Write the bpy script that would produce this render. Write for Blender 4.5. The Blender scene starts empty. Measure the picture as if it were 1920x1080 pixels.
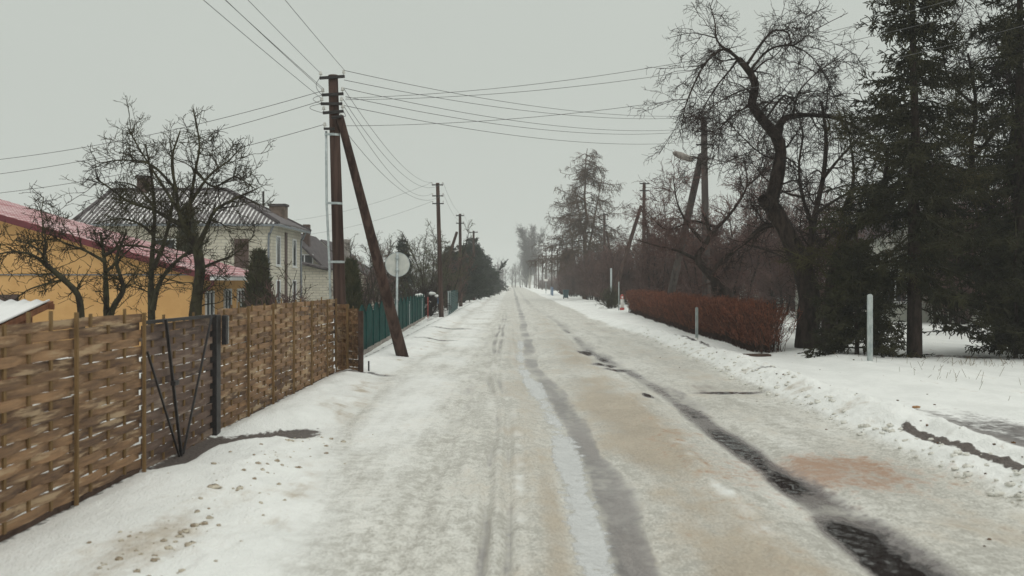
import bpy, math, random
import numpy as np
R = math.radians
SC = bpy.context.scene
COL = SC.collection

# ------------------------------------------------------------------ camera, light, exposure
EYE = 1.9
FPX = 1920.0          # focal length in photo pixels (36 mm lens on a 36 mm sensor)
HOR = 530.0           # horizon row of the photo
cam = bpy.data.objects.new('camera', bpy.data.cameras.new('camera'))
COL.objects.link(cam)
cam.location = (0, 0, EYE)
cam.rotation_euler = (R(90), 0, 0)
cam.data.lens = 36; cam.data.sensor_width = 36
cam.data.shift_y = (HOR - 540.0) / 1920.0
cam.data.clip_start = 0.1; cam.data.clip_end = 5000
cam.data.dof.use_dof = True; cam.data.dof.focus_distance = 32; cam.data.dof.aperture_fstop = 2.4
SC.camera = cam

SC.view_settings.view_transform = 'Standard'
SC.view_settings.look = 'None'
SC.view_settings.exposure = -0.09
SC.view_settings.gamma = 1.0
try:
    SC.cycles.use_denoising = True
    SC.cycles.volume_bounces = 1
    SC.cycles.max_bounces = 6
    SC.cycles.diffuse_bounces = 3
    SC.cycles.volume_max_steps = 64
except Exception:
    pass

SUN_EL, SUN_AZ = 38, 150
W = bpy.data.worlds.new('World'); SC.world = W; W.use_nodes = True
wn, wl = W.node_tree.nodes, W.node_tree.links
wn.clear()
w_out = wn.new('ShaderNodeOutputWorld'); w_bg = wn.new('ShaderNodeBackground')
w_bg.inputs['Strength'].default_value = 0.1
w_sky = wn.new('ShaderNodeTexSky'); w_sky.sky_type = 'NISHITA'; w_sky.sun_disc = False
w_sky.sun_elevation = R(SUN_EL); w_sky.sun_rotation = R(SUN_AZ); w_sky.dust_density = 4.0
w_bw = wn.new('ShaderNodeRGBToBW')
w_tc = wn.new('ShaderNodeTexCoord'); w_sep = wn.new('ShaderNodeSeparateXYZ')
w_ramp = wn.new('ShaderNodeValToRGB')                       # overcast: a little brighter towards the zenith
w_ramp.color_ramp.elements[0].position = 0.0; w_ramp.color_ramp.elements[0].color = (0.570, 0.608, 0.562, 1)
w_ramp.color_ramp.elements[1].position = 0.75; w_ramp.color_ramp.elements[1].color = (1.16, 1.18, 1.12, 1)
e = w_ramp.color_ramp.elements.new(0.28); e.color = (0.575, 0.615, 0.570, 1)
w_noise = wn.new('ShaderNodeTexNoise'); w_noise.inputs['Scale'].default_value = 1.6; w_noise.inputs['Detail'].default_value = 3
w_nm = wn.new('ShaderNodeMapRange'); w_nm.inputs['From Min'].default_value = 0.3; w_nm.inputs['From Max'].default_value = 0.7
w_nm.inputs['To Min'].default_value = 9.8; w_nm.inputs['To Max'].default_value = 10.6
w_mul = wn.new('ShaderNodeVectorMath'); w_mul.operation = 'SCALE'
w_mix = wn.new('ShaderNodeMix'); w_mix.data_type = 'RGBA'; w_mix.inputs[0].default_value = 0.95
wl.new(w_tc.outputs['Generated'], w_sep.inputs[0]); wl.new(w_sep.outputs['Z'], w_ramp.inputs[0])
wl.new(w_tc.outputs['Generated'], w_noise.inputs['Vector']); wl.new(w_noise.outputs['Fac'], w_nm.inputs['Value'])
wl.new(w_ramp.outputs[0], w_mul.inputs[0]); wl.new(w_nm.outputs[0], w_mul.inputs['Scale'])
wl.new(w_sky.outputs[0], w_bw.inputs[0]); wl.new(w_bw.outputs[0], w_mix.inputs[6]); wl.new(w_mul.outputs[0], w_mix.inputs[7])
wl.new(w_mix.outputs[2], w_bg.inputs['Color']); wl.new(w_bg.outputs[0], w_out.inputs['Surface'])

sun = bpy.data.objects.new('sun', bpy.data.lights.new('sun', 'SUN')); COL.objects.link(sun)
sun.data.energy = 0.5; sun.data.angle = R(35); sun.data.color = (1.0, 0.97, 0.92)
sun.rotation_euler = (R(90 - SUN_EL), 0, R(180 - SUN_AZ))

# ------------------------------------------------------------------ helpers
def P(px, py, Y):
    """point of the place seen at photo pixel (px, py), Y metres down the road"""
    return np.array([(px - 960.0) / FPX * Y, Y, EYE - (py - HOR) / FPX * Y])

def tag(o, label=None, cat=None, group=None, kind=None):
    if label: o['label'] = label
    if cat: o['category'] = cat
    if group: o['group'] = group
    if kind: o['kind'] = kind
    return o

def thing(name, loc, label, cat, group=None):
    o = bpy.data.objects.new(name, None); COL.objects.link(o)
    o.empty_display_size = 0.2
    o.location = tuple(float(v) for v in loc)
    return tag(o, label, cat, group)

def origin_of(o):
    v = np.zeros(3)
    while o is not None:
        v += np.array(o.location); o = o.parent
    return v

def np_mesh(name, V, F, mat, parent=None, loc=None, smooth=False, attrs=None):
    """V (n,3) array in world coordinates, F (m,k) array of one face size"""
    V = np.asarray(V, np.float32); F = np.asarray(F, np.int32)
    o_loc = np.array(loc if loc is not None else (0, 0, 0), float)
    base = origin_of(parent) + o_loc if parent is not None else o_loc
    me = bpy.data.meshes.new(name)
    m, k = F.shape
    me.vertices.add(len(V)); me.vertices.foreach_set('co', (V - base).astype(np.float32).ravel())
    me.loops.add(m * k); me.loops.foreach_set('vertex_index', F.ravel())
    me.polygons.add(m); me.polygons.foreach_set('loop_start', np.arange(0, m * k, k, dtype=np.int32))
    me.polygons.foreach_set('loop_total', np.full(m, k, np.int32))
    if smooth: me.polygons.foreach_set('use_smooth', np.ones(m, bool))
    for an, av in (attrs or {}).items():
        a = me.attributes.new(an, 'FLOAT', 'POINT'); a.data.foreach_set('value', np.asarray(av, np.float32).ravel())
    me.update(); me.validate()
    me.materials.append(mat)
    o = bpy.data.objects.new(name, me); COL.objects.link(o)
    o.location = tuple(o_loc)
    if parent is not None: o.parent = parent
    return o

class MB:
    def __init__(s): s.v = []; s.f = []; s.t = []; s.tone = 0.5
    def add(s, vs, fs):
        b = len(s.v); s.v += [tuple(map(float, q)) for q in vs]; s.t += [s.tone] * len(vs)
        s.f += [tuple(b + i for i in f) for f in fs]; return s
    def box(s, x0, y0, z0, x1, y1, z1):
        vs = [(x, y, z) for z in (z0, z1) for y in (y0, y1) for x in (x0, x1)]
        return s.add(vs, [(0, 2, 3, 1), (4, 5, 7, 6), (0, 1, 5, 4), (2, 6, 7, 3), (0, 4, 6, 2), (1, 3, 7, 5)])
    def bar(s, a, b, w, h=None, up=(0, 0, 1)):
        a = np.array(a, float); b = np.array(b, float); d = b - a; d /= np.linalg.norm(d)
        h = w if h is None else h
        u = np.cross(d, up)
        if np.linalg.norm(u) < 1e-4: u = np.cross(d, (0, 1, 0))
        u /= np.linalg.norm(u); v = np.cross(u, d)
        vs = [p + u * i * w / 2 + v * j * h / 2 for p in (a, b) for i, j in ((-1, -1), (1, -1), (1, 1), (-1, 1))]
        return s.add(vs, [(3, 2, 1, 0), (4, 5, 6, 7), (0, 1, 5, 4), (1, 2, 6, 5), (2, 3, 7, 6), (3, 0, 4, 7)])
    def tube(s, pts, r, n=8, cap=True):
        pts = np.array(pts, float); k = len(pts); r = np.broadcast_to(np.array(r, float), (k,))
        T = np.gradient(pts, axis=0); T /= np.linalg.norm(T, axis=1)[:, None]
        ref = np.array((0.13, 0.97, 0.2)) if abs(T[0, 2]) > .7 else np.array((0.1, 0.2, 0.97))
        vs = []
        for i in range(k):
            a = np.cross(T[i], ref); a /= np.linalg.norm(a); b = np.cross(T[i], a)
            for j in range(n):
                q = 2 * math.pi * j / n
                vs.append(pts[i] + r[i] * (math.cos(q) * a + math.sin(q) * b))
        fs = [(i * n + j, i * n + (j + 1) % n, (i + 1) * n + (j + 1) % n, (i + 1) * n + j) for i in range(k - 1) for j in range(n)]
        if cap: fs += [tuple(range(n - 1, -1, -1)), tuple((k - 1) * n + j for j in range(n))]
        return s.add(vs, fs)
    def prism(s, poly, ext):
        """poly: list of 3d points, ext: extrusion vector"""
        n = len(poly); e = np.array(ext, float); p = [np.array(q, float) for q in poly]
        return s.add(p + [q + e for q in p], [tuple(range(n - 1, -1, -1)), tuple(range(n, 2 * n))] + [(i, (i + 1) % n, n + (i + 1) % n, n + i) for i in range(n)])
    def build(s, name, mat, parent=None, loc=None, smooth=False, bevel=0, label=None):
        base = np.array(loc if loc is not None else (0, 0, 0), float)
        tot = base + (origin_of(parent) if parent is not None else 0)
        me = bpy.data.meshes.new(name)
        me.from_pydata([tuple(np.array(q) - tot) for q in s.v], [], s.f)
        a = me.attributes.new('tone', 'FLOAT', 'POINT'); a.data.foreach_set('value', np.array(s.t, np.float32))
        if smooth: me.polygons.foreach_set('use_smooth', [True] * len(me.polygons))
        me.materials.append(mat); me.update()
        o = bpy.data.objects.new(name, me); COL.objects.link(o); o.location = tuple(base)
        if parent is not None: o.parent = parent
        if bevel:
            m = o.modifiers.new('bevel', 'BEVEL'); m.width = bevel; m.segments = 2; m.limit_method = 'ANGLE'
        if label: o['label'] = label
        return o

# ---- noise in numpy
_T = np.random.default_rng(7).random((512, 512)).astype(np.float32) * 2 - 1
def vnoise(x, y, s=0):
    x = np.asarray(x, float) + s * 17.31; y = np.asarray(y, float) + s * 9.77
    xi = np.floor(x).astype(int); yi = np.floor(y).astype(int); fx = x - xi; fy = y - yi
    fx = fx * fx * fx * (fx * (fx * 6 - 15) + 10); fy = fy * fy * fy * (fy * (fy * 6 - 15) + 10)
    g = lambda a, b: _T[a % 512, b % 512]
    return (g(xi, yi) * (1 - fx) + g(xi + 1, yi) * fx) * (1 - fy) + (g(xi, yi + 1) * (1 - fx) + g(xi + 1, yi + 1) * fx) * fy
def fbm(x, y, s=0, o=4, g=.5):
    v = 0; a = 1; n = 0
    for i in range(o):
        v = v + a * vnoise(x * 2 ** i, y * 2 ** i, s + i * 3); n += a; a *= g
    return v / n
def sst(a, b, x):
    t = np.clip((np.asarray(x, float) - a) / (b - a), 0, 1); return t * t * (3 - 2 * t)
def bump(x, c, w): return np.exp(-((x - c) / w) ** 2)

# ------------------------------------------------------------------ materials
def mat_new(name):
    m = bpy.data.materials.new(name); m.use_nodes = True
    n, l = m.node_tree.nodes, m.node_tree.links
    return m, n, l, n['Principled BSDF']
def noise_node(n, l, scale, detail=4, rough=.6, vec=None, stretch=None, dist=0):
    t = n.new('ShaderNodeTexNoise'); t.inputs['Scale'].default_value = scale; t.inputs['Detail'].default_value = detail
    t.inputs['Roughness'].default_value = rough; t.inputs['Distortion'].default_value = dist
    if vec is None:
        tc = n.new('ShaderNodeTexCoord'); vec = tc.outputs['Object']
    if stretch:
        mp = n.new('ShaderNodeMapping'); mp.inputs['Scale'].default_value = stretch
        l.new(vec, mp.inputs['Vector']); vec = mp.outputs[0]
    l.new(vec, t.inputs['Vector']); return t
def mixc(n, l, fac, a, b):
    x = n.new('ShaderNodeMix'); x.data_type = 'RGBA'
    for sock, val in ((x.inputs[0], fac), (x.inputs[6], a), (x.inputs[7], b)):
        if isinstance(val, (int, float)): sock.default_value = val
        elif isinstance(val, tuple): sock.default_value = (*val, 1)
        else: l.new(val, sock)
    return x.outputs[2]
def maprange(n, l, v, a, b, c=0, d=1, smooth=True):
    x = n.new('ShaderNodeMapRange'); x.interpolation_type = 'SMOOTHSTEP' if smooth else 'LINEAR'
    x.inputs['From Min'].default_value = a; x.inputs['From Max'].default_value = b
    x.inputs['To Min'].default_value = c; x.inputs['To Max'].default_value = d
    l.new(v, x.inputs['Value']); return x.outputs['Result']
def mth(n, l, op, a, b):
    x = n.new('ShaderNodeMath'); x.operation = op
    for s, v in ((x.inputs[0], a), (x.inputs[1], b)):
        if isinstance(v, (int, float)): s.default_value = v
        else: l.new(v, s)
    return x.outputs[0]
def attr(n, name):
    a = n.new('ShaderNodeAttribute'); a.attribute_name = name; return a.outputs['Fac']
def bumpn(n, l, h, strength, dist, prev=None):
    b = n.new('ShaderNodeBump'); b.inputs['Strength'].default_value = strength; b.inputs['Distance'].default_value = dist
    l.new(h, b.inputs['Height'])
    if prev is not None: l.new(prev, b.inputs['Normal'])
    return b.outputs['Normal']

def simple(name, c1, c2, scale=8, rough=.8, stretch=None, bump_s=.3, bump_d=.01, metal=0, lo=.35, hi=.65, detail=5):
    m, n, l, p = mat_new(name)
    t = noise_node(n, l, scale, detail, .65, stretch=stretch)
    l.new(mixc(n, l, maprange(n, l, t.outputs['Fac'], lo, hi), c1, c2), p.inputs['Base Color'])
    p.inputs['Roughness'].default_value = rough; p.inputs['Metallic'].default_value = metal
    if rough >= .75: p.inputs['Specular IOR Level'].default_value = .12
    if bump_s:
        t2 = noise_node(n, l, scale * 4, 4, .6, stretch=stretch)
        l.new(bumpn(n, l, t2.outputs['Fac'], bump_s, bump_d), p.inputs['Normal'])
    return m

M = {}
M['bark_dark'] = simple('bark_dark', (.018, .013, .011), (.052, .037, .031), 9, .9, (1, 1, .35), .8, .03)
M['bark_moss'] = simple('bark_moss', (.026, .021, .018), (.066, .062, .036), 6, .9, (1, 1, .5), .8, .02)
M['twig_brown'] = simple('twig_brown', (.022, .015, .014), (.046, .032, .029), 3, .9, None, 0)
M['twig_moss'] = simple('twig_moss', (.024, .018, .015), (.052, .047, .024), 1.5, .9, None, 0)
M['twig_red'] = simple('twig_red', (.075, .044, .040), (.155, .092, .080), 1.2, .9, None, 0)
M['twig_green'] = simple('twig_green', (.050, .044, .030), (.085, .085, .044), 1.2, .9, None, 0)
M['twig_lichen'] = simple('twig_lichen', (.034, .028, .015), (.085, .075, .032), 1.5, .9, None, 0)
M['twig_birch'] = simple('twig_birch', (.060, .050, .050), (.095, .082, .080), 1.2, .9, None, 0)
M['birch_bark'] = simple('birch_bark', (.15, .14, .13), (.6, .58, .54), 3, .8, (1, 1, 2), .2, .01)
M['larch'] = simple('larch', (.060, .038, .028), (.115, .074, .052), 1.0, .9, None, 0)
M['needle'] = simple('needle', (.016, .016, .009), (.046, .044, .021), 1.3, .75, None, 0)
M['needle_far'] = simple('needle_far', (.011, .017, .012), (.030, .040, .026), 1.0, .75, None, 0)
M['thuja'] = simple('thuja', (.030, .034, .018), (.070, .066, .032), 2.5, .8, None, 0)
M['hedge'] = simple('hedge', (.085, .033, .021), (.32, .118, .072), 9, .85, None, 0)
M['hedge_stem'] = simple('hedge_stem', (.05, .03, .024), (.10, .06, .045), 6, .85, None, 0)
M['dry_grass'] = simple('dry_grass', (.10, .08, .045), (.2, .15, .08), 6, .9, None, 0)
M['pole_wood'] = simple('pole_wood', (.032, .019, .016), (.085, .053, .043), 7, .85, (1, 1, .06), .6, .012)
M['pole_grey'] = simple('pole_grey', (.055, .047, .044), (.105, .09, .083), 6, .85, (1, 1, .08), .4, .01)
M['iron'] = simple('iron', (.018, .017, .017), (.04, .034, .032), 20, .6, None, .2, .003, .4)
M['zinc'] = simple('zinc', (.33, .37, .38), (.48, .53, .53), 12, .45, None, .1, .003, .5)
M['porcelain'] = simple('porcelain', (.45, .45, .42), (.62, .62, .58), 10, .3, None, 0)
M['wire'] = simple('wire', (.06, .062, .062), (.10, .10, .10), 4, .6, None, 0)
M['sign_back'] = simple('sign_back', (.50, .52, .49), (.60, .61, .57), 6, .55, None, .05, .002, .2)
M['post_grey'] = simple('post_grey', (.24, .28, .28), (.42, .45, .44), 14, .7, (1, 1, .3), .25, .004)
M['post_wood'] = simple('post_wood', (.13, .082, .038), (.22, .14, .066), 14, .8, (1, 1, .15), .3, .004)
M['plinth'] = simple('plinth', (.045, .028, .022), (.085, .055, .042), 9, .85, None, .3, .005)
M['black_steel'] = simple('black_steel', (.018, .016, .017), (.032, .028, .028), 18, .5, None, .1, .002, .3)
M['green_paint'] = simple('green_paint', (.003, .034, .031), (.006, .062, .055), 3, .85, None, .1, .003)
M['green_mesh'] = simple('green_mesh', (.010, .060, .062), (.016, .080, .080), 5, .5, None, 0)
M['yellow_render'] = simple('yellow_render', (.54, .315, .125), (.61, .37, .155), 1.2, .9, None, .2, .004)
M['red_trim'] = simple('red_trim', (.095, .010, .016), (.14, .016, .024), 5, .5, None, .05, .002)
M['dark_roof'] = simple('dark_roof', (.055, .047, .050), (.12, .105, .108), 3, .85, None, .3, .01)
M['white_frame'] = simple('white_frame', (.60, .62, .62), (.70, .71, .70), 6, .5, None, 0)
M['brown_board'] = simple('brown_board', (.050, .028, .022), (.085, .048, .036), 5, .7, (4, 4, .4), .2, .004)
M['pipe_grey'] = simple('pipe_grey', (.12, .14, .16), (.20, .22, .24), 6, .5, None, 0)
M['concrete'] = simple('concrete', (.22, .20, .18), (.34, .31, .28), 5, .9, None, .3, .006)
M['snow_plain'] = simple('snow_plain', (.74, .76, .74), (.84, .85, .83), 3, .8, None, .4, .01)
M['clod_dirty'] = simple('clod_dirty', (.30, .24, .17), (.62, .57, .47), 14, .85, None, .7, .02)
M['clod_snow'] = simple('clod_snow', (.60, .58, .52), (.78, .78, .73), 14, .85, None, .7, .02)
M['blue_paint'] = simple('blue_paint', (.03, .09, .20), (.05, .13, .26), 4, .5, None, 0)
M['teal_paint'] = simple('teal_paint', (.012, .055, .07), (.02, .08, .095), 4, .5, None, 0)
M['red_paint'] = simple('red_paint', (.36, .05, .04), (.45, .09, .07), 4, .5, None, 0)
M['white_paint'] = simple('white_paint', (.60, .58, .55), (.72, .70, .67), 5, .5, None, 0)
M['pale_wall'] = simple('pale_wall', (.38, .40, .35), (.50, .50, .44), 1.5, .9, None, .2, .004)
M['chim_brick'] = simple('chim_brick', (.10, .075, .06), (.20, .15, .12), 4, .9, None, .3, .01)
M['red_shed'] = simple('red_shed', (.16, .07, .04), (.24, .11, .06), 8, .85, (1, 1, .3), .2, .004)

def mk_glass():
    m, n, l, p = mat_new('window_glass')
    p.inputs['Base Color'].default_value = (.035, .04, .045, 1); p.inputs['Roughness'].default_value = .06
    t = noise_node(n, l, 1.2, 2); l.new(bumpn(n, l, t.outputs['Fac'], .08, .02), p.inputs['Normal'])
    return m
M['glass'] = mk_glass()

def mk_brick():
    m, n, l, p = mat_new('pale_brick')
    tc = n.new('ShaderNodeTexCoord'); sp = n.new('ShaderNodeSeparateXYZ'); cb = n.new('ShaderNodeCombineXYZ')
    geo = n.new('ShaderNodeNewGeometry')
    l.new(geo.outputs['Position'], sp.inputs[0])
    l.new(mth(n, l, 'ADD', sp.outputs['X'], sp.outputs['Y']), cb.inputs['X']); l.new(sp.outputs['Z'], cb.inputs['Y'])
    b = n.new('ShaderNodeTexBrick'); l.new(cb.outputs[0], b.inputs['Vector'])
    b.inputs['Scale'].default_value = 1.0; b.inputs['Brick Width'].default_value = .40; b.inputs['Row Height'].default_value = .16
    b.inputs['Mortar Size'].default_value = .018; b.inputs['Mortar Smooth'].default_value = .2
    b.inputs['Color1'].default_value = (.52, .49, .40, 1); b.inputs['Color2'].default_value = (.60, .57, .48, 1); b.inputs['Mortar'].default_value = (.36, .34, .29, 1)
    t = noise_node(n, l, .9, 5, vec=geo.outputs['Position'])
    l.new(mixc(n, l, maprange(n, l, t.outputs['Fac'], .4, .75, 0, .45), b.outputs['Color'], (.33, .30, .25)), p.inputs['Base Color'])
    p.inputs['Roughness'].default_value = .9
    l.new(bumpn(n, l, b.outputs['Fac'], -.4, .01), p.inputs['Normal'])
    return m
M['brick'] = mk_brick()

def mk_woven(name, c1, c2, c3):
    m, n, l, p = mat_new(name)
    tone = attr(n, 'tone')
    t = noise_node(n, l, 9, 6, .7, stretch=(2.5, .14, 2.6)); t2 = noise_node(n, l, 4.5, 4, .6, stretch=(1, .18, 1.8))
    f = mth(n, l, 'ADD', mth(n, l, 'MULTIPLY', tone, .62), mth(n, l, 'MULTIPLY', mth(n, l, 'SUBTRACT', t.outputs['Fac'], .46), 1.7))
    c = mixc(n, l, maprange(n, l, f, 0, .8, smooth=False), c1, c2)
    c = mixc(n, l, maprange(n, l, mth(n, l, 'ADD', t2.outputs['Fac'], mth(n, l, 'MULTIPLY', mth(n, l, 'SUBTRACT', t.outputs['Fac'], .5), .5)), .52, .66, 0, .75), c, c3)
    l.new(c, p.inputs['Base Color']); p.inputs['Roughness'].default_value = .8
    t3 = noise_node(n, l, 30, 4, .6, stretch=(1.5, .1, 2))
    l.new(bumpn(n, l, t3.outputs['Fac'], .4, .004), p.inputs['Normal'])
    return m
M['woven'] = mk_woven('woven_wood', (.075, .040, .022), (.320, .185, .092), (.42, .31, .19))
M['woven_dark'] = mk_woven('woven_wood_dark', (.055, .034, .027), (.165, .105, .077), (.26, .195, .145))

def mk_snowroof(name, base1, base2, lo, hi, snow=(.72, .72, .71)):
    """roof sheet with a dusting of snow lying in its hollows (the 'val' attribute is how deep in a hollow a point is)"""
    m, n, l, p = mat_new(name)
    v = attr(n, 'val'); t = noise_node(n, l, .55, 4, .6); t2 = noise_node(n, l, 7, 4, .7)
    f = mth(n, l, 'ADD', v, mth(n, l, 'ADD', mth(n, l, 'MULTIPLY', mth(n, l, 'SUBTRACT', t.outputs['Fac'], .5), 1.3), mth(n, l, 'MULTIPLY', mth(n, l, 'SUBTRACT', t2.outputs['Fac'], .5), .5)))
    base = mixc(n, l, maprange(n, l, t2.outputs['Fac'], .35, .65), base1, base2)
    l.new(mixc(n, l, maprange(n, l, f, lo, hi), base, snow), p.inputs['Base Color']); p.inputs['Roughness'].default_value = .7
    return m
M['red_tile'] = mk_snowroof('red_metal_tile', (.22, .045, .055), (.29, .06, .07), -.3, 1.15, (.72, .60, .60))
M['corrugated'] = mk_snowroof('corrugated_cement', (.085, .075, .078), (.135, .12, .122), .50, .95)
M['shed_roof'] = mk_snowroof('snowy_corrugated', (.3, .3, .3), (.4, .4, .4), -.5, .2)

# ------------------------------------------------------------------ ground and road
def cL(Y): return .72 - .30 * sst(13, 24, Y) + .10 * vnoise(Y * .12, 0 * Y, 3) * sst(6, 12, Y)
def cR(Y): return 2.62 - .42 * sst(15, 30, Y) - .75 * sst(45, 85, Y) - .12 * (1 - sst(6.5, 9.5, Y)) + .10 * vnoise(Y * .16, 0 * Y, 4)
def rutA(Y): return -.04 - .30 * sst(14, 22, Y) + .05 * vnoise(Y * .3, 0 * Y, 8)
def rutB(Y): return -.22 - .30 * sst(14, 22, Y) + .05 * vnoise(Y * .3, 0 * Y, 9)
def left_edge(Y): return -2.35 + .22 * vnoise(Y * .22, 0 * Y, 5) + .18 * vnoise(Y * .06, 0 * Y, 6) - .3 * sst(30, 60, Y) + .80 * (1 - sst(7, 16, Y))
def right_edge(Y): return 4.15 + .25 * vnoise(Y * .18, 0 * Y, 7) + .25 * sst(18, 24, Y) * (1 - sst(35, 45, Y))
FX = -3.72            # line of the woven fence

def terrain(X, Y):
    X = np.asarray(X, float); Y = np.asarray(Y, float)
    le, re = left_edge(Y), right_edge(Y)
    rough = fbm(X * 2.2, Y * 1.1, 11, 5); rough_t = 1 - .93 * np.exp(-((X - cR(Y)) / .34) ** 4)
    fine = fbm(X * 7, Y * 5, 13, 4)
    streak = fbm(X * 5, Y * .35, 17, 4)
    road = sst(le - .25, le + .25, X) * (1 - sst(re - .2, re + .2, X))
    near = 1 - sst(40, 90, Y)
    # road: crowned, rutted
    zr = (.014 * rough + .006 * streak + .007 * fine) * rough_t
    zr -= .045 * np.exp(-((X - cL(Y)) / .36) ** 4)
    zr -= .060 * np.exp(-((X - cR(Y)) / .30) ** 4)
    zr = np.where(np.abs(X - cR(Y)) < .42, np.maximum(zr, -.046 + .0012 * fine), zr)
    zr += .050 * bump(X, cR(Y) - .72, .13) * (.45 + .9 * fbm(X * 6, Y * 3, 19, 4)) * near
    zr += .030 * bump(X, cL(Y) - .60, .16) * (.5 + .8 * fbm(X * 6, Y * 3, 23, 4)) * near
    zr -= .040 * (bump(X, rutA(Y), .05) + bump(X, rutB(Y), .055)) * near * (.7 + .6 * vnoise(Y * .7, 0 * Y, 81))
    zr += .022 * bump(X, (rutA(Y) + rutB(Y)) / 2, .05) * near
    zr -= .022 * bump(X, -.80 + .1 * vnoise(Y * .2, 0 * Y, 82), .14) * near
    zr += .007 * np.sin(Y * 2 * math.pi / .14 + 6 * X) * np.exp(-((X + 1.12) / .20) ** 4) * sst(10.5, 8, Y)
    zr += .005 * np.sin(Y * 2 * math.pi / .11 - 5 * X) * (np.exp(-((X + .80) / .12) ** 4) + np.exp(-((X - 1.35) / .13) ** 4)) * sst(20, 12, Y) * (.5 + vnoise(Y * .5, X, 83))
    zr += .009 * np.sin(X * 2 * math.pi / .17 + 2.5 * vnoise(Y * .25, X * .8, 85)) * sst(-1.3, -.9, X) * sst(.45, .15, X) * near * (.5 + .8 * vnoise(Y * .5, X * 2, 86))
    zr += .012 * np.maximum(0, fbm(X * 14, Y * 9, 84, 3)) * near
    # left verge
    dl = le - X
    zl = .10 * sst(-.2, .9, dl) * (1 - .3 * (1 - sst(7, 14, Y))) + .05 * np.maximum(0, rough + .25) * sst(0, .4, dl) + .035 * np.maximum(fine, -.2) * sst(-.1, .4, dl) * (1 - .75 * sst(.8, 1.3, dl))
    zl += .05 * bump(X, -2.95, .45) * bump(Y, 8.8, 1.8) + .10 * bump(X, -2.9, .5) * bump(Y, 14.6, 1.7)
    gd = Y - (12.25 + .85 * (X + 3.4)); gate = np.maximum(np.exp(-(gd / .75) ** 4) * sst(-2.0, -2.6, X), np.exp(-((X + 3.52) / .2) ** 4) * sst(9.8, 10.6, Y) * sst(13, 12.4, Y))
    zl = zl * (1 - .85 * gate) - .05 * gate
    zl *= 1 - .8 * bump(X, FX, .22)
    zl = np.where(X < FX, .02 + .03 * rough, zl)
    # right verge: ploughed bank, trodden path, yard
    dr = X - re
    bl1 = np.abs(fbm(X * 2.1 + Y * 1.1, Y * 1.7 - X * .9, 31, 5)); bl2 = np.abs(fbm(X * 6 + Y * 4, Y * 5 - X * 5, 33, 3)); bankn = 1.0 * bl1 + .75 + .7 * fbm(X * .7, Y * .45, 35, 3)
    bank_h = (.25 - .06 * sst(16, 30, Y)) * (1 - .55 * sst(9, 9.8, Y) * sst(13.2, 12.2, Y) * sst(4.5, 4.75, X) * sst(5.2, 4.95, X)) * (1 - .55 * sst(30, 60, Y))
    zb = bank_h * np.exp(-((dr - .72) / .45) ** 2) * (.65 + .42 * bankn) + (.055 * bl2 + .035 * bl1) * sst(-.1, .2, dr) * (1 - sst(1.0, 1.5, dr))
    zy = .05 * sst(.9, 1.4, dr) + .10 * sst(2.0, 3.2, dr) * (.8 + .4 * rough) + .10 * sst(17, 20, Y) * (1 - sst(30, 40, Y)) * bump(X, 7.4, 1.6)
    zrgt = zb + zy
    out = np.where(X < 0.9, zl, zrgt)
    z = zr * road + out * (1 - road)
    far = sst(60, 200, np.abs(X)) + sst(250, 420, Y)
    return z + far * .4 * fbm(X * .02, Y * .02, 41, 3)

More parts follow.
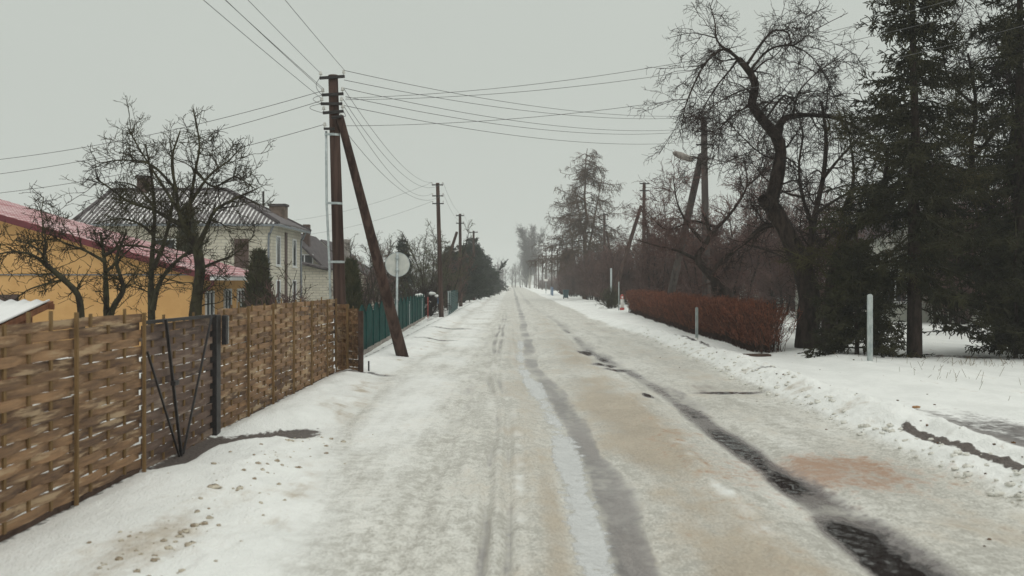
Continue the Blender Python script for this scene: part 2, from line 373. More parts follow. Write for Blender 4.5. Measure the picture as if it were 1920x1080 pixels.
def masks(X, Y):
    le, re = left_edge(Y), right_edge(Y)
    road = sst(le - .45, le + .45, X) * (1 - sst(re - .05, re + .3, X))
    near = 1 - .6 * sst(30, 90, Y)
    st = fbm(X * 4, Y * .4, 51, 4); bl = fbm(X * .9, Y * .45, 53, 4)
    snow = np.clip(1 - road * (.82 + .25 * bl), 0, 1)
    snow = np.maximum(snow, .80 * road * sst(-.35, -1.5, X) * (.8 + .5 * bl))
    iceL = np.exp(-((X - cL(Y) - .13 - .07 * st) / (.21 + .06 * st)) ** 4) * (.72 + .35 * bl + .2 * sst(16, 8, Y))
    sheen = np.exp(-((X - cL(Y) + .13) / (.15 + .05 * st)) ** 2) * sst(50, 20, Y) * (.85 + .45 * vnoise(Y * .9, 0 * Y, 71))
    side = .8 * np.exp(-((X - cR(Y) - .12 - .06 * st) / .28) ** 4) * (.62 + .3 * bl + .25 * sst(14, 8, Y))
    wet_prof = .40 + .16 * vnoise(Y * .6, 0 * Y, 61) + .62 * bump(Y, 12.5, 1.0) + .50 * bump(Y, 9.75, .6) + .18 * bump(Y, 11.0, .8) + .60 * sst(8.7, 7.9, Y) - .10 * sst(14, 17, Y)
    dxr = X - cR(Y) + .06 * st
    wet = np.exp(-(dxr / np.where(dxr < 0, .17 + .05 * st, .20 + .08 * st + .14 * sst(11, 7, Y))) ** 2) * np.clip(wet_prof, 0, 1.0) * (1 - .45 * sst(35, 60, Y))
    for (wx, wy, sx, sy, a) in ((2.02, 28.2, .20, .9, .95), (2.15, 23.8, .26, .5, .9), (2.35, 22.6, .3, .35, .8), (3.75, 17.6, .55, .20, .80), (4.15, 7.4, .30, .16, .75), (2.3, 17.3, .09, .35, .9), (2.30, 25.8, .16, 1.2, .62), (-2.6, 33.5, .9, .3, .55), (-3.0, 20.8, .6, .25, .55), (-2.5, 42.0, 1.0, .5, .5), (5.1, 19.8, .5, .25, .6), (5.3, 30, .12, 3.5, .55)):
        wet = np.maximum(wet, 1.15 * a * np.exp(-((X - wx) / sx) ** 2 - ((Y - wy) / sy) ** 2))
    ruts = .60 * (bump(X, rutA(Y), .055) + bump(X, rutB(Y), .065)) * (.75 + .6 * vnoise(Y * .7, 0 * Y, 81)) * near + .45 * bump(X, -.80, .2) * (.6 + bl) * near + .5 * bump(X, -.15, .5) * sst(24, 30, Y) * (.45 + .7 * st)  # shade of the narrow grooves put into the ice tone; wider bands are ice
    snow = np.maximum(snow, 1.0 * road * np.exp(-((X - cR(Y) + .72 - .08 * st) / .12) ** 2) * sst(22, 15, Y) * (.55 + .8 * fbm(X * 5, Y * 3, 63, 3)))
    snow = np.maximum(snow, .8 * road * np.exp(-((X - cL(Y) + .66 - .08 * st) / .09) ** 2) * sst(25, 15, Y) * (.45 + .9 * fbm(X * 5, Y * 3, 64, 3)))
    ice_shade = np.clip(np.maximum.reduce([iceL * .98, side, ruts, .28 * road * (st + .5 * bl) * sst(-1.5, 0, X), .5 * road * bump(X, 3.55, .45) * (.5 + bl)]), 0, 1)
    dirt = road * (1.25 * bump(X, 1.55, .62) * (1 - .5 * sst(18, 30, Y)) + .55 * bump(X, 0.2, .45) + .40 * bump(X, 3.6, .7) + .14) * (.75 + .5 * bl) * near
    dirt = np.maximum(dirt, .80 * bump(X, le - .15, .50) * (.35 + .9 * fbm(X * 2.5, Y * 1.8, 57, 4)) * sst(5, 7, Y))
    dirt = np.maximum(dirt, .75 * bump(X, -2.55, .45) * bump(Y, 7.2, 1.6)); dirt = np.maximum(dirt, .85 * bump(X, cL(Y) - .42, .17) * sst(15, 8, Y))
    dirt = np.maximum(dirt, 1.0 * bump(X, re + .45, .5) * (.12 + fbm(X * 2.5, Y * 1.8, 59, 4)) * sst(40, 20, Y))
    rust = np.clip(1.25 * np.exp(-((X - 3.35) / .8) ** 2 - ((Y - 10.3) / 1.3) ** 2) + .45 * np.exp(-((X - 2.0) / .6) ** 2 - ((Y - 12.0) / 4.5) ** 2), 0, 1)
    soil = np.maximum.reduce([
        1.0 * np.exp(-((X - 4.84 - .05 * vnoise(Y * 2, 0 * Y, 73)) / .13) ** 2) * sst(9.0, 9.9, Y) * sst(13.2, 12.2, Y),
        .92 * np.exp(-((Y - (12.25 + .85 * (X + 3.4))) / .58) ** 4) * sst(-2.1, -2.7, X) * (X > FX - .1),
        .95 * np.exp(-((X - FX - .18) / .2) ** 4) * sst(10.0, 10.7, Y) * sst(12.9, 12.4, Y),
        .62 * np.exp(-((X - FX - .02) / .10) ** 2),
        .60 * np.exp(-((X - 7.7) / .9) ** 2 - ((Y - 26.6) / .6) ** 2),
        .60 * np.exp(-((X - 6.5 - .8 * (Y - 25.8) / 36) / .42) ** 2) * sst(25, 26.2, Y) * sst(64, 60, Y),
        .68 * np.exp(-((X - 10.5) / 3) ** 2 - ((Y - 24.4) / .7) ** 2),
        .45 * np.exp(-((X - 5.35) / .10) ** 2) * sst(22, 26, Y) * sst(60, 45, Y),
        .60 * np.exp(-((X - 6.05) / .55) ** 2 - ((Y - 25.0) / .35) ** 2)])
    path = np.clip(np.exp(-((X - 6.15) / .62) ** 4) * sst(7, 8.5, Y) * sst(17, 12.5, Y) * .85 + .35 * np.exp(-((X - 5.75) / .3) ** 2) * sst(14, 17, Y) * sst(24, 19, Y), 0, 1)
    yard = np.where(X < FX - .3, .52 + .25 * bl, 0) + np.where(X > 9, .30 + .3 * bl, 0)
    return dict(snow=snow, ice_shade=np.maximum(ice_shade, path), sheen=sheen, wet=wet, dirt=dirt, rust=rust, soil=np.maximum(soil, np.clip(yard, 0, .55)))

def mk_ground():
    m, n, l, p = mat_new('snow_and_ice')
    geo = n.new('ShaderNodeNewGeometry'); pos = geo.outputs['Position']
    nz = lambda s, st=None, d=5, r=.65, dist=0: noise_node(n, l, s, d, r, vec=pos, stretch=st, dist=dist).outputs['Fac']
    fine = nz(8, (1, .8, 1)); streak = nz(2.2, (1.6, .16, 1)); blot = nz(1.3, (1, .55, 1)); grain = nz(45, (1, .5, 1), 3)
    ctr = lambda s, k: mth(n, l, 'MULTIPLY', mth(n, l, 'SUBTRACT', s, .5), k)
    add = lambda *a: a[0] if len(a) == 1 else mth(n, l, 'ADD', a[0], add(*a[1:]))
    A = {k: attr(n, k) for k in ('snow', 'ice_shade', 'sheen', 'wet', 'dirt', 'rust', 'soil')}
    m_snow = maprange(n, l, add(A['snow'], ctr(streak, .7), ctr(fine, .5)), .15, .95)
    packed = mixc(n, l, maprange(n, l, add(mth(n, l, 'MULTIPLY', streak, .40), mth(n, l, 'MULTIPLY', fine, .60), ctr(grain, .6), ctr(blot, .4)), .34, .66), (.39, .375, .33), (.71, .70, .645))
    snow = mixc(n, l, maprange(n, l, blot, .35, .65), (.74, .75, .725), (.83, .84, .815))
    c = mixc(n, l, m_snow, packed, snow)
    m_dirt = maprange(n, l, add(A['dirt'], ctr(blot, 2.0), ctr(fine, .7), ctr(streak, 1.2)), .22, 1.15, 0, .85)
    c = mixc(n, l, m_dirt, c, mixc(n, l, maprange(n, l, add(mth(n, l, 'MULTIPLY', grain, .4), mth(n, l, 'MULTIPLY', blot, .6)), .3, .65), (.265, .205, .14), (.43, .36, .265)))
    m_rust = maprange(n, l, add(A['rust'], ctr(fine, 2.4), ctr(blot, 1.6), ctr(streak, .8)), .36, 1.2, 0, .74)
    c = mixc(n, l, m_rust, c, (.30, .13, .048))
    m_ice_shade = maprange(n, l, add(A['ice_shade'], ctr(streak, 1.1), ctr(fine, .9), ctr(grain, .4)), .38, .85, 0, .92)
    c = mixc(n, l, m_ice_shade, c, mixc(n, l, maprange(n, l, add(streak, ctr(grain, .4)), .35, .65), (.088, .074, .073), (.205, .182, .174)))
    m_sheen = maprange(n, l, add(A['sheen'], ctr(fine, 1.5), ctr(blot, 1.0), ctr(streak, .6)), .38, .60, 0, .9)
    c = mixc(n, l, m_sheen, c, (.56, .57, .57))  # sheen of the wet strip painted as pale grey in the base colour
    m_soil = maprange(n, l, add(A['soil'], ctr(fine, 1.0), ctr(blot, .5)), .50, .68)
    c = mixc(n, l, m_soil, c, mixc(n, l, maprange(n, l, grain, .35, .65), (.045, .034, .030), (.105, .082, .068)))
    m_damp = maprange(n, l, add(A['wet'], ctr(fine, .35), ctr(streak, .25)), .12, .42, 0, .85)
    c = mixc(n, l, m_damp, c, mixc(n, l, maprange(n, l, grain, .3, .7), (.100, .084, .083), (.165, .145, .142)))
    m_wet = maprange(n, l, add(A['wet'], ctr(fine, .55), ctr(blot, .5), ctr(streak, .3)), .46, .64)
    c = mixc(n, l, m_wet, c, (.026, .021, .021))
    l.new(c, p.inputs['Base Color'])
    rgh = maprange(n, l, m_snow, 0, 1, .46, .8)
    mx = lambda f, a, b: (lambda x: x)(mth(n, l, 'ADD', mth(n, l, 'MULTIPLY', a, mth(n, l, 'SUBTRACT', 1, f)), mth(n, l, 'MULTIPLY', f, b)))
    rgh = mx(m_ice_shade, rgh, .30); rgh = mx(m_sheen, rgh, .22); rgh = mx(m_soil, rgh, .6); rgh = mx(m_damp, rgh, .22); rgh = mx(m_wet, rgh, .05)
    l.new(rgh, p.inputs['Roughness'])
    hgt = mth(n, l, 'MULTIPLY', add(mth(n, l, 'MULTIPLY', fine, .8), mth(n, l, 'MULTIPLY', grain, .45), mth(n, l, 'MULTIPLY', streak, .4)),
              mth(n, l, 'MULTIPLY', mth(n, l, 'SUBTRACT', 1, m_wet), mth(n, l, 'SUBTRACT', 1, mth(n, l, 'MULTIPLY', add(m_ice_shade, m_sheen), .45))))
    l.new(bumpn(n, l, hgt, .85, .045), p.inputs['Normal'])
    return m
M['ground'] = mk_ground()

ys = list(np.arange(-40, 4, 4.0)); y = 4.0
while y < 760:
    ys.append(y); y += max(.03, y * .0048) if y < 130 else y * .012
ys = np.array(ys + [760.0])
xl = -5.2 - np.cumsum(.12 * 1.09 ** np.arange(68)); xl = np.append(xl[xl > -380][::-1][1:] if False else xl[xl > -380][::-1], [])
xr = 9.0 + np.cumsum(.12 * 1.09 ** np.arange(68)); xr = xr[xr < 380]
xs = np.concatenate([[-380.], xl, np.arange(-5.2, -2.7, .05), np.arange(-2.7, 4.6, .032), np.arange(4.6, 6.8, .04), np.arange(6.8, 9.05, .09), xr, [380.]])
xs = np.unique(np.round(xs, 4))
GX, GY = np.meshgrid(xs, ys)
GZ = terrain(GX, GY)
GM = masks(GX, GY)
i0 = int(np.searchsorted(xs, -2.7)); i1 = int(np.searchsorted(xs, 4.55))
def sheet(name, a, b):
    X = GX[:, a:b + 1]; V = np.stack([X, GY[:, a:b + 1], GZ[:, a:b + 1]], -1); nr, nc = X.shape
    I = np.arange(nr * nc).reshape(nr, nc)
    F = np.stack([I[:-1, :-1], I[:-1, 1:], I[1:, 1:], I[1:, :-1]], -1).reshape(-1, 4)
    return V.reshape(-1, 3), F, {k: v[:, a:b + 1].ravel() for k, v in GM.items()}
V, F, AT = sheet('road', i0, i1)
tag(np_mesh('road', V, F, M['ground'], smooth=True, attrs=AT), kind='structure')
V1, F1, A1 = sheet('l', 0, i0); V2, F2, A2 = sheet('r', i1, len(xs) - 1)
tag(np_mesh('ground', np.concatenate([V1, V2]), np.concatenate([F1, F2 + len(V1)]), M['ground'], smooth=True,
            attrs={k: np.concatenate([A1[k], A2[k]]) for k in A1}), kind='structure')
def gz(x, y): return float(terrain(np.array([float(x)]), np.array([float(y)]))[0])

# lumps of snow thrown up by the plough
def lumps(rng, n, xf, yr, size):
    vs, fs = [], []
    b = 0
    for i in range(n):
        y = yr[0] * (yr[1] / yr[0]) ** rng.random(); x = xf(y, rng); s = size * (.35 + rng.random() ** 2.2 * 1.5)
        z = gz(x, y) + s * .15
        nu, nv = 7, 5
        ph = rng.random() * 9
        for j in range(nv):
            th = math.pi * (j + .5) / nv
            for k in range(nu):
                q = 2 * math.pi * k / nu
                r = s * (.75 + .5 * rng.random())
                vs.append((x + r * math.sin(th) * math.cos(q + ph) * 1.15, y + r * math.sin(th) * math.sin(q + ph) * 1.15, z + r * .62 * math.cos(th)))
        for j in range(nv - 1):
            for k in range(nu):
                fs.append((b + j * nu + k, b + (j + 1) * nu + k, b + (j + 1) * nu + (k + 1) % nu, b + j * nu + (k + 1) % nu))
        b += nu * nv
    return np.array(vs), np.array(fs)
rng = np.random.default_rng(5)
v, f = lumps(rng, 420, lambda y, r: float(right_edge(np.array([y]))[0]) + .02 + abs(r.normal()) * .34, (6.5, 40), .026)
tag(np_mesh('snow_lumps', v, f, M['clod_snow'], smooth=True), 'lumps of snow along the ploughed bank on the right of the road', 'snow', kind='stuff')
v, f = lumps(rng, 150, lambda y, r: -2.45 + r.normal() * .26, (5.8, 13), .016)
tag(np_mesh('dirty_snow_crumbs', v, f, M['clod_dirty'], smooth=True), 'dirty brown crumbs of snow scattered on the left verge', 'snow', kind='stuff')
for (px, py, s, lab) in ((357, 1046, .065, 'biggest brown clod of dirty snow on the near left verge'), (337, 1030, .052, 'brown clod of dirty snow just beyond the biggest one on the near left verge'), (400, 940, .05, 'lone pale tan clod of snow on the left verge well beyond the dirty crumbs')):
    Yc = EYE * FPX / (py - HOR); q = P(px, py, Yc)
    v, f = lumps(np.random.default_rng(int(px)), 1, lambda y, r: q[0], (Yc, Yc + .001), s)
    v = (v - v.mean(0)) * np.array([1.5, 1.0, .85]) + v.mean(0)
    tag(np_mesh('snow_clod', v, f, M['clod_dirty'], loc=(q[0], Yc, gz(q[0], Yc)), smooth=True), lab, 'snow clod', 'clods of dirty snow')
q = P(1708, 763, 15.1)
v, f = lumps(np.random.default_rng(3), 1, lambda y, r: q[0], (14.9, 14.901), .10)
M['orange_clod'] = simple('orange_clod', (.30, .15, .06), (.48, .33, .2), 12, .85, None, .6, .02)
tag(np_mesh('snow_clod', (v - v.mean(0)) * np.array([1.5, .9, .8]) + v.mean(0) + np.array([0, 0, .03]), f, M['orange_clod'], loc=(q[0], 14.9, gz(q[0], 14.9)), smooth=True), 'orange-stained clod of snow on top of the right bank', 'snow clod', 'clods of dirty snow')

M['dead_leaf'] = simple('dead_leaf', (.05, .028, .014), (.16, .085, .04), 20, .9, None, 0)
v, f = lumps(np.random.default_rng(15), 85, lambda y, r: float(right_edge(np.array([y]))[0]) + .5 + r.normal() * .7 + (2.2 * r.random() if r.random() < .4 else 0), (7, 26), .013)
tag(np_mesh('dead_leaves', v, f, M['dead_leaf'], smooth=True), 'brown dead leaves and bits of dirt scattered on the right snow bank', 'leaves', kind='stuff')

# ------------------------------------------------------------------ woven fence and its gate
def woven_panel(y0, y1, x0, x1, zb, zt, seed, mat, parent, n_div=4, name='panel'):
    rng = np.random.default_rng(seed); mb = MB()
    a = np.array((x0, y0)); b = np.array((x1, y1)); L = np.linalg.norm(b - a); d = (b - a) / L; nrm = np.array((d[1], -d[0]))
    pitch = .0805; rows = int(round((zt - zb) / pitch)); K = 17
    sag = rng.normal() * .004
    for i in range(rows):
        w = pitch * (.95 + .10 * rng.random()); th = .009; sg = 1 if i % 2 else -1
        mb.tone = float(np.clip(rng.normal(.5, .24), 0, 1))
        zc = zb + pitch * (i + .5) + rng.normal() * .003; tilt = rng.normal() * .004; A = .0135 + rng.normal() * .002
        vs = []
        for k in range(K):
            u = k / (K - 1)
            off = -sg * A * math.cos(n_div * math.pi * u)
            zz = zc + tilt * (u - .5) * 2 + sag * math.sin(math.pi * u) + rng.normal() * .0012
            c = a + d * (u * (L + .024) - .012) + nrm * off
            vs += [(c[0] + nrm[0] * s * th / 2, c[1] + nrm[1] * s * th / 2, zz + h * w / 2) for s, h in ((-1, -1), (1, -1), (1, 1), (-1, 1))]
        fs = [(k * 4 + j, k * 4 + (j + 1) % 4, (k + 1) * 4 + (j + 1) % 4, (k + 1) * 4 + j) for k in range(K - 1) for j in range(4)] + [(3, 2, 1, 0), tuple((K - 1) * 4 + j for j in range(4))]
        mb.add(vs, fs)
    mb.build(name, mat, parent)
    top = zb + rows * pitch
    for j in range(1, n_div):
        c = a + d * L * j / n_div
        MB().box(c[0] - .009, c[1] - .02, zb - .03, c[0] + .009, c[1] + .02, top + rng.uniform(-.02, .09)).build('stake', M['post_wood'], parent)
    return top

fence_a = thing('woven_fence', (FX, 10.23, 0), 'long low woven timber fence section nearest the camera at left', 'fence', 'woven timber fences')
ya = [2.62, 4.12, 5.62, 7.12, 8.64, 10.23]
for i in range(len(ya) - 1):
    woven_panel(ya[i], ya[i + 1], FX, FX, .06, 1.58 if i > 2 else 1.62, 100 + i, M['woven'], fence_a)
    MB().box(FX - .015, ya[i] + .03, -.10, FX + .012, ya[i + 1] - .03, .057).build('base_board', M['plinth'], fence_a)
for i, yy in enumerate(ya):
    MB().box(FX + .030, yy - .017, -.1, FX + .062, yy + .017, 1.60 + (.05 if i == 4 else 0)).build('post', M['post_wood'], fence_a, bevel=.004)

fence_b = thing('woven_fence', (FX, 13, 0), 'woven timber fence section running from the dark gate post to the utility pole', 'fence', 'woven timber fences')
yb = [12.90, 14.28, 15.77, 17.25, 18.80, 20.40, 21.40]
for i in range(len(yb) - 1):
    woven_panel(yb[i], yb[i + 1], FX, FX, .03, 1.52, 200 + i, M['woven'], fence_b, 4 if i < 5 else 2)
    MB().box(FX - .015, yb[i] + .03, -.12, FX + .012, yb[i + 1] - .03, .027).build('base_board', M['plinth'], fence_b)
for yy in yb[1:]:
    MB().box(FX + .030, yy - .017, -.1, FX + .062, yy + .017, 1.57).build('post', M['post_wood'], fence_b, bevel=.004)
wing = [(-3.66, 21.46), (-3.40, 21.25), (-3.16, 21.02)]
for i in range(2):
    woven_panel(wing[i][1], wing[i + 1][1], wing[i][0], wing[i + 1][0], .0, 1.44 - .06 * i, 300 + i, M['woven'], fence_b, 2)
MB().box(-3.43, 21.20, -.05, -3.385, 21.24, 1.46).build('post', M['post_wood'], fence_b, bevel=.004)
MB().box(-3.15, 20.95, -.1, -3.05, 21.05, 1.32).build('end_post', M['plinth'], fence_b, bevel=.006)

GXX = -3.68
def gp(px, py):
    Y = -GXX * FPX / (960 - px); return (GXX + .045, Y, EYE - (py - HOR) * Y / FPX)
gate = thing('woven_gate', (FX, 11.4, 0), 'dark woven gate with black steel frame and slanting struts between the two fence sections', 'gate')
woven_panel(10.25, 12.64, FX, FX, -.06, 1.47, 401, M['woven_dark'], gate, 7, 'woven_leaf')
MB().bar((FX + .03, 10.28, 1.50), (FX + .03, 12.70, 1.49), .035, .035).build('top_bar', M['black_steel'], gate)
for a, b, w in ((gp(268, 660), gp(332, 866), .020), (gp(303, 598), gp(334, 868), .028), (gp(390, 592), gp(336, 850), .022)):
    MB().bar(a, b, w, w).build('strut', M['black_steel'], gate)
c = gp(319, 718)
MB().box(c[0] - .02, c[1] - .07, c[2] - .025, c[0] + .035, c[1] + .07, c[2] + .025).build('latch', M['black_steel'], gate, bevel=.006)
MB().box(FX - .07, 12.66, -.12, FX + .07, 12.84, 1.50).build('post', M['black_steel'], gate, bevel=.006)
lb = thing('letter_box', (FX + .1, 12.92, 1.2), 'black letter box with pale metal edge hung high beside the gate post', 'letter box')
MB().box(FX + .072, 12.86, 1.12, FX + .13, 12.96, 1.49).build('body', M['black_steel'], lb, bevel=.006)
MB().box(FX + .072, 12.963, 1.13, FX + .128, 12.985, 1.48).build('door', M['zinc'], lb)

# ------------------------------------------------------------------ poles, wires, sign
def insulator(mb, x, y, z):
    mb.tube([(x, y, z), (x, y, z + .05)], .008, 6)
    mb.tube([(x, y, z + .04), (x, y, z + .055), (x, y, z + .08), (x, y, z + .095), (x, y, z + .12), (x, y, z + .125)], [.038, .042, .03, .036, .022, .01], 8)

def crossarm(parent, c, w, tilt=0.0, mat='iron', r=.03, ins=True):
    c = np.array(c, float)
    a = c + np.array((-w / 2, -.13, -tilt)); b = c + np.array((w / 2, -.13, tilt))
    arm = MB().bar(a, b, r * 2, r * 2).build('crossarm', M[mat], parent)
    if ins:
        for p in (a, b):
            mb = MB(); q = p + (c + np.array((0, -.13, 0)) - p) * .08
            insulator(mb, q[0], q[1], q[2] + r); mb.build('insulator', M['porcelain'], arm, smooth=True)
    return a, b

def pole(base, top, r0, r1, label, arms, mat='pole_wood', width=.6, brace=None, group='wooden utility poles', lod=0):
    t = thing('utility_pole', (base[0], base[1], gz(base[0], base[1])), label, 'pole', group)
    base = np.array(base, float); top = np.array(top, float); base[2] = gz(base[0], base[1]) - .15
    s = np.linspace(0, 1, 9)[:, None]
    MB().tube(base + (top - base) * s, np.linspace(r0, r1, 9), 12 if lod == 0 else 7).build('shaft', M[mat], t, smooth=True)
    ends = []
    for dz in arms:
        k = (top[2] - dz - base[2]) / (top[2] - base[2]); c = base + (top - base) * k
        ends.append(crossarm(t, c, width, ins=lod < 2, r=.03 if lod == 0 else .04))
    if brace is not None:
        a, b, ra, rb = brace; a = np.array(a, float); b = np.array(b, float); a[2] = gz(a[0], a[1]) - .15
        MB().tube(a + (b - a) * s, np.linspace(ra, rb, 9), 12 if lod == 0 else 7).build('brace', M[mat], t, smooth=True)
    return t, ends

# the big braced pole by the fence
Z1 = lambda py, Y=23.0: EYE - (py - HOR) * Y / FPX
b1 = P(641, 690, 23.0); t1 = P(624.5, 141, 23.0)
bra = P(757, 672, 25.7); brt = P(637, 218, 22.82)
p1 = thing('utility_pole', (b1[0], 23.0, 0), 'tall dark wooden utility pole with slanting brace and five arms beside the fence end', 'pole', 'wooden utility poles')
b1[2] = -.15; s9 = np.linspace(0, 1, 12)[:, None]
MB().tube(b1 + (t1 - b1) * s9, np.linspace(.150, .108, 12), 14).build('shaft', M['pole_wood'], p1, smooth=True)
bra[2] = gz(bra[0], bra[1]) - .15
MB().tube(bra + (brt - bra) * s9, np.linspace(.155, .085, 12), 14).build('brace', M['pole_wood'], p1, smooth=True)
E1 = []
for (py, w, off, tl) in ((147, .56, 0.0, .02), (179, .48, .0, .015), (196.5, .48, -.03, .0), (212, .46, .0, .02)):
    c = b1 + (t1 - b1) * ((Z1(py) - b1[2]) / (t1[2] - b1[2])); c[0] += off
    E1.append(crossarm(p1, c, w, tl))
c = b1 + (t1 - b1) * ((Z1(243) - b1[2]) / (t1[2] - b1[2]))
arm = MB().bar(c + np.array((-.22, -.13, 0)), c + np.array((.02, -.13, 0)), .05).build('crossarm', M['iron'], p1)
mb = MB(); insulator(mb, c[0] - .2, c[1] - .13, c[2] + .02); mb.build('insulator', M['porcelain'], arm, smooth=True)
E1.append((c + np.array((-.2, -.13, 0.1)), c + np.array((.0, -.13, .1))))
tt = np.linspace(0, 1, 12)[:, None]
for k in range(3):   # loose jumper cables at the arms
    q0 = E1[k][0]; q1 = E1[min(k + 1, 4)][0]
    MB().tube(q0 + (q1 - q0) * tt + np.array((-.16, -.05, 0)) * np.sin(tt * math.pi) * (.6 + .5 * k), .006, 5).build('jumper', M['wire'], p1)
q0 = E1[3][1]; q1 = brt + np.array((0, -.1, .05))
MB().tube(q0 + (q1 - q0) * tt + np.array((.10, -.05, -.1)) * np.sin(tt * math.pi), .007, 5).build('jumper', M['wire'], p1)
MB().tube([(brt[0] - .16, brt[1] - .12, brt[2] - .05), (brt[0] + .06, brt[1] - .12, brt[2] - .02)], .035, 8).build('brace_clamp', M['iron'], p1, smooth=True)
pc = []
for py, px in ((246, 611.5), (300, 611.8), (380, 612.3), (490, 617.5), (575, 620)): pc.append(P(px, py, 22.9))
cd = MB().tube(pc, .028, 8).build('conduit', M['zinc'], p1, smooth=True)
for py, px in ((252, 611.8), (381, 613), (491, 618)):
    k = (Z1(py) - b1[2]) / (t1[2] - b1[2]); c = b1 + (t1 - b1) * k; q = P(px, py, 22.9)
    mb = MB(); mb.bar(q + np.array((-.03, -.03, 0)), np.array((c[0], c[1] - .15, q[2])), .015, .05)
    mb.tube([(c[0], c[1], q[2] - .025), (c[0], c[1], q[2] + .025)], .152 - .04 * k, 16)
    mb.build('band', M['zinc'], p1)

p2, E2 = pole((-3.86, 56, 0), P(820.5, 343, 56), .14, .10, 'slim utility pole with three arms beyond the green fence on the left', (.12, .72, 1.14), width=.62)
p3, E3 = pole((-4.05, 81, 0), P(862.5, 401, 81), .15, .11, 'left utility pole braced from its left side behind the bare green bush', (.15, .75), width=.62, brace=((-6.2, 79, 0), (-4.35, 80.9, 5.9), .15, .11), lod=1)
p4, E4 = pole((-4.0, 108, 0), P(888, 433, 108), .15, .11, 'farthest left utility pole whose braced top peeks above the dark conifers', (.15, .85), width=.9, brace=((-6.4, 107, 0), (-4.4, 107.9, 5.2), .15, .11), lod=1)
pr1, ER1 = pole((8.0, 42, 0), P(1319.5, 219, 42), .17, .125, 'right utility pole with three arms rising behind the red hedge', (.10, .62, 1.16), 'pole_grey', .72, brace=((6.9, 46.5, 0), (7.78, 42.0, 7.15), .17, .14))
pr2, ER2 = pole((9.75, 76, 0), P(1208, 342, 76), .16, .12, 'right utility pole with long pale brace leaning by the red and white marker', (.10, .62, 1.25), 'pole_wood', .72, brace=((7.2, 76, 0), (9.55, 75.6, 7.6), .19, .13), lod=1)
pr3, ER3 = pole((9.5, 105, 0), P(1133, 400, 105), .16, .12, 'right utility pole standing against the lower branches of the larch', (.10, .62, 1.25), 'pole_wood', .8, brace=((11.4, 110, 0), (9.7, 105.2, 7.2), .16, .12), lod=1)
far_poles = [(1073, 447, 164, 'far right utility pole just left of the larch trunk, beside a twin'), (1099, 440, 150, 'far right utility pole in front of the larch trunk'),
             (1035, 461, 197, 'tallest of the distant utility poles on the right, with arms and lamp'), (1045.5, 468, 216, 'plain distant utility pole right of the tallest one'),
             (1024, 468, 232, 'distant utility pole directly left of the tallest far one'), (1017, 473, 256, 'second distant utility pole left of the tallest far one'),
             (1010, 478, 285, 'third distant utility pole left of the tallest far one'), (1005.5, 483, 315, 'fourth distant utility pole left of the tallest far one'),
             (1002, 487, 340, 'last tiny utility pole beside the hazy birch')]
EF = []
for (px, py, Y, lab) in far_poles:
    top = P(px, py, Y); t, e_ = pole((top[0] - .05, Y, 0), top, .17, .13, lab, (.2, .9), 'pole_wood', 1.1, lod=2); EF.append(e_)
    if px in (1035, 1024):
        arm = MB().tube([top + np.array((-.1, 0, -1.8)), top + np.array((-.6, 0, -1.4)), top + np.array((-1.3, 0, -1.3))] if px == 1024 else [top + np.array((.1, 0, -2.5)), top + np.array((1.0, 0, -2.2)), top + np.array((1.9, 0, -2.9))], .06, 6).build('lamp_arm', M['pole_grey'], t)

lamp = thing('street_lamp', (7.75, 41.8, 7.15), 'grey street lamp head on a short arm above the right pole brace', 'street lamp')
la, lbp = np.array((7.72, 41.75, 6.95)), P(1283, 294, 41.5)
MB().tube([la, la + (lbp - la) * .5 + np.array((0, 0, .05)), lbp + np.array((.25, 0, -.08))], .045, 8).build('arm', M['pole_grey'], lamp, smooth=True)
mb = MB(); d = np.array((-.93, 0, .36)); e0 = lbp + np.array((.35, 0, -.14))
mb.tube([e0, e0 + d * .12, e0 + d * .55, e0 + d * .8, e0 + d * .88], [.07, .12, .14, .10, .03], 10); mb.build('head', M['concrete'], lamp, smooth=True)

sg = thing('road_sign', (-2.88, 25.9, 0), 'round road sign seen from its pale back on a grey post', 'road sign')
c = P(745, 496, 25.9); sgz = gz(-2.88, 25.9)
MB().tube([(c[0] - .02, 25.9, sgz - .1), (c[0], 25.9, c[2] + .3)], .030, 10).build('post', M['zinc'], sg, smooth=True)
mb = MB(); mb.tube([(c[0], 25.94, c[2]), (c[0], 25.955, c[2])], .305, 40); mb.build('disc', M['sign_back'], sg)
mb = MB(); qq = np.linspace(0, 2 * math.pi, 41); mb.tube([(c[0] + .303 * math.cos(a), 25.945, c[2] + .303 * math.sin(a)) for a in qq], .010, 6, False); mb.build('rim', M['zinc'], sg, smooth=True)
for dz in (-.15, .15):
    MB().box(c[0] - .05, 25.86, c[2] + dz - .02, c[0] + .05, 25.938, c[2] + dz + .02).build('bracket', M['zinc'], sg)

def wire(a, b, sag, label, r=.009, group='overhead wires'):
    r *= .68
    a = np.array(a, float); b = np.array(b, float); t = np.linspace(0, 1, 28)[:, None]
    pts = a + (b - a) * t - np.array((0, 0, 1.0)) * sag * 4 * t * (1 - t)
    o = MB().tube(pts, r, 5).build('overhead_wire', M['wire'], loc=tuple(a), smooth=True)
    return tag(o, label, 'wire', group)
up = np.array((0, 0, .13))
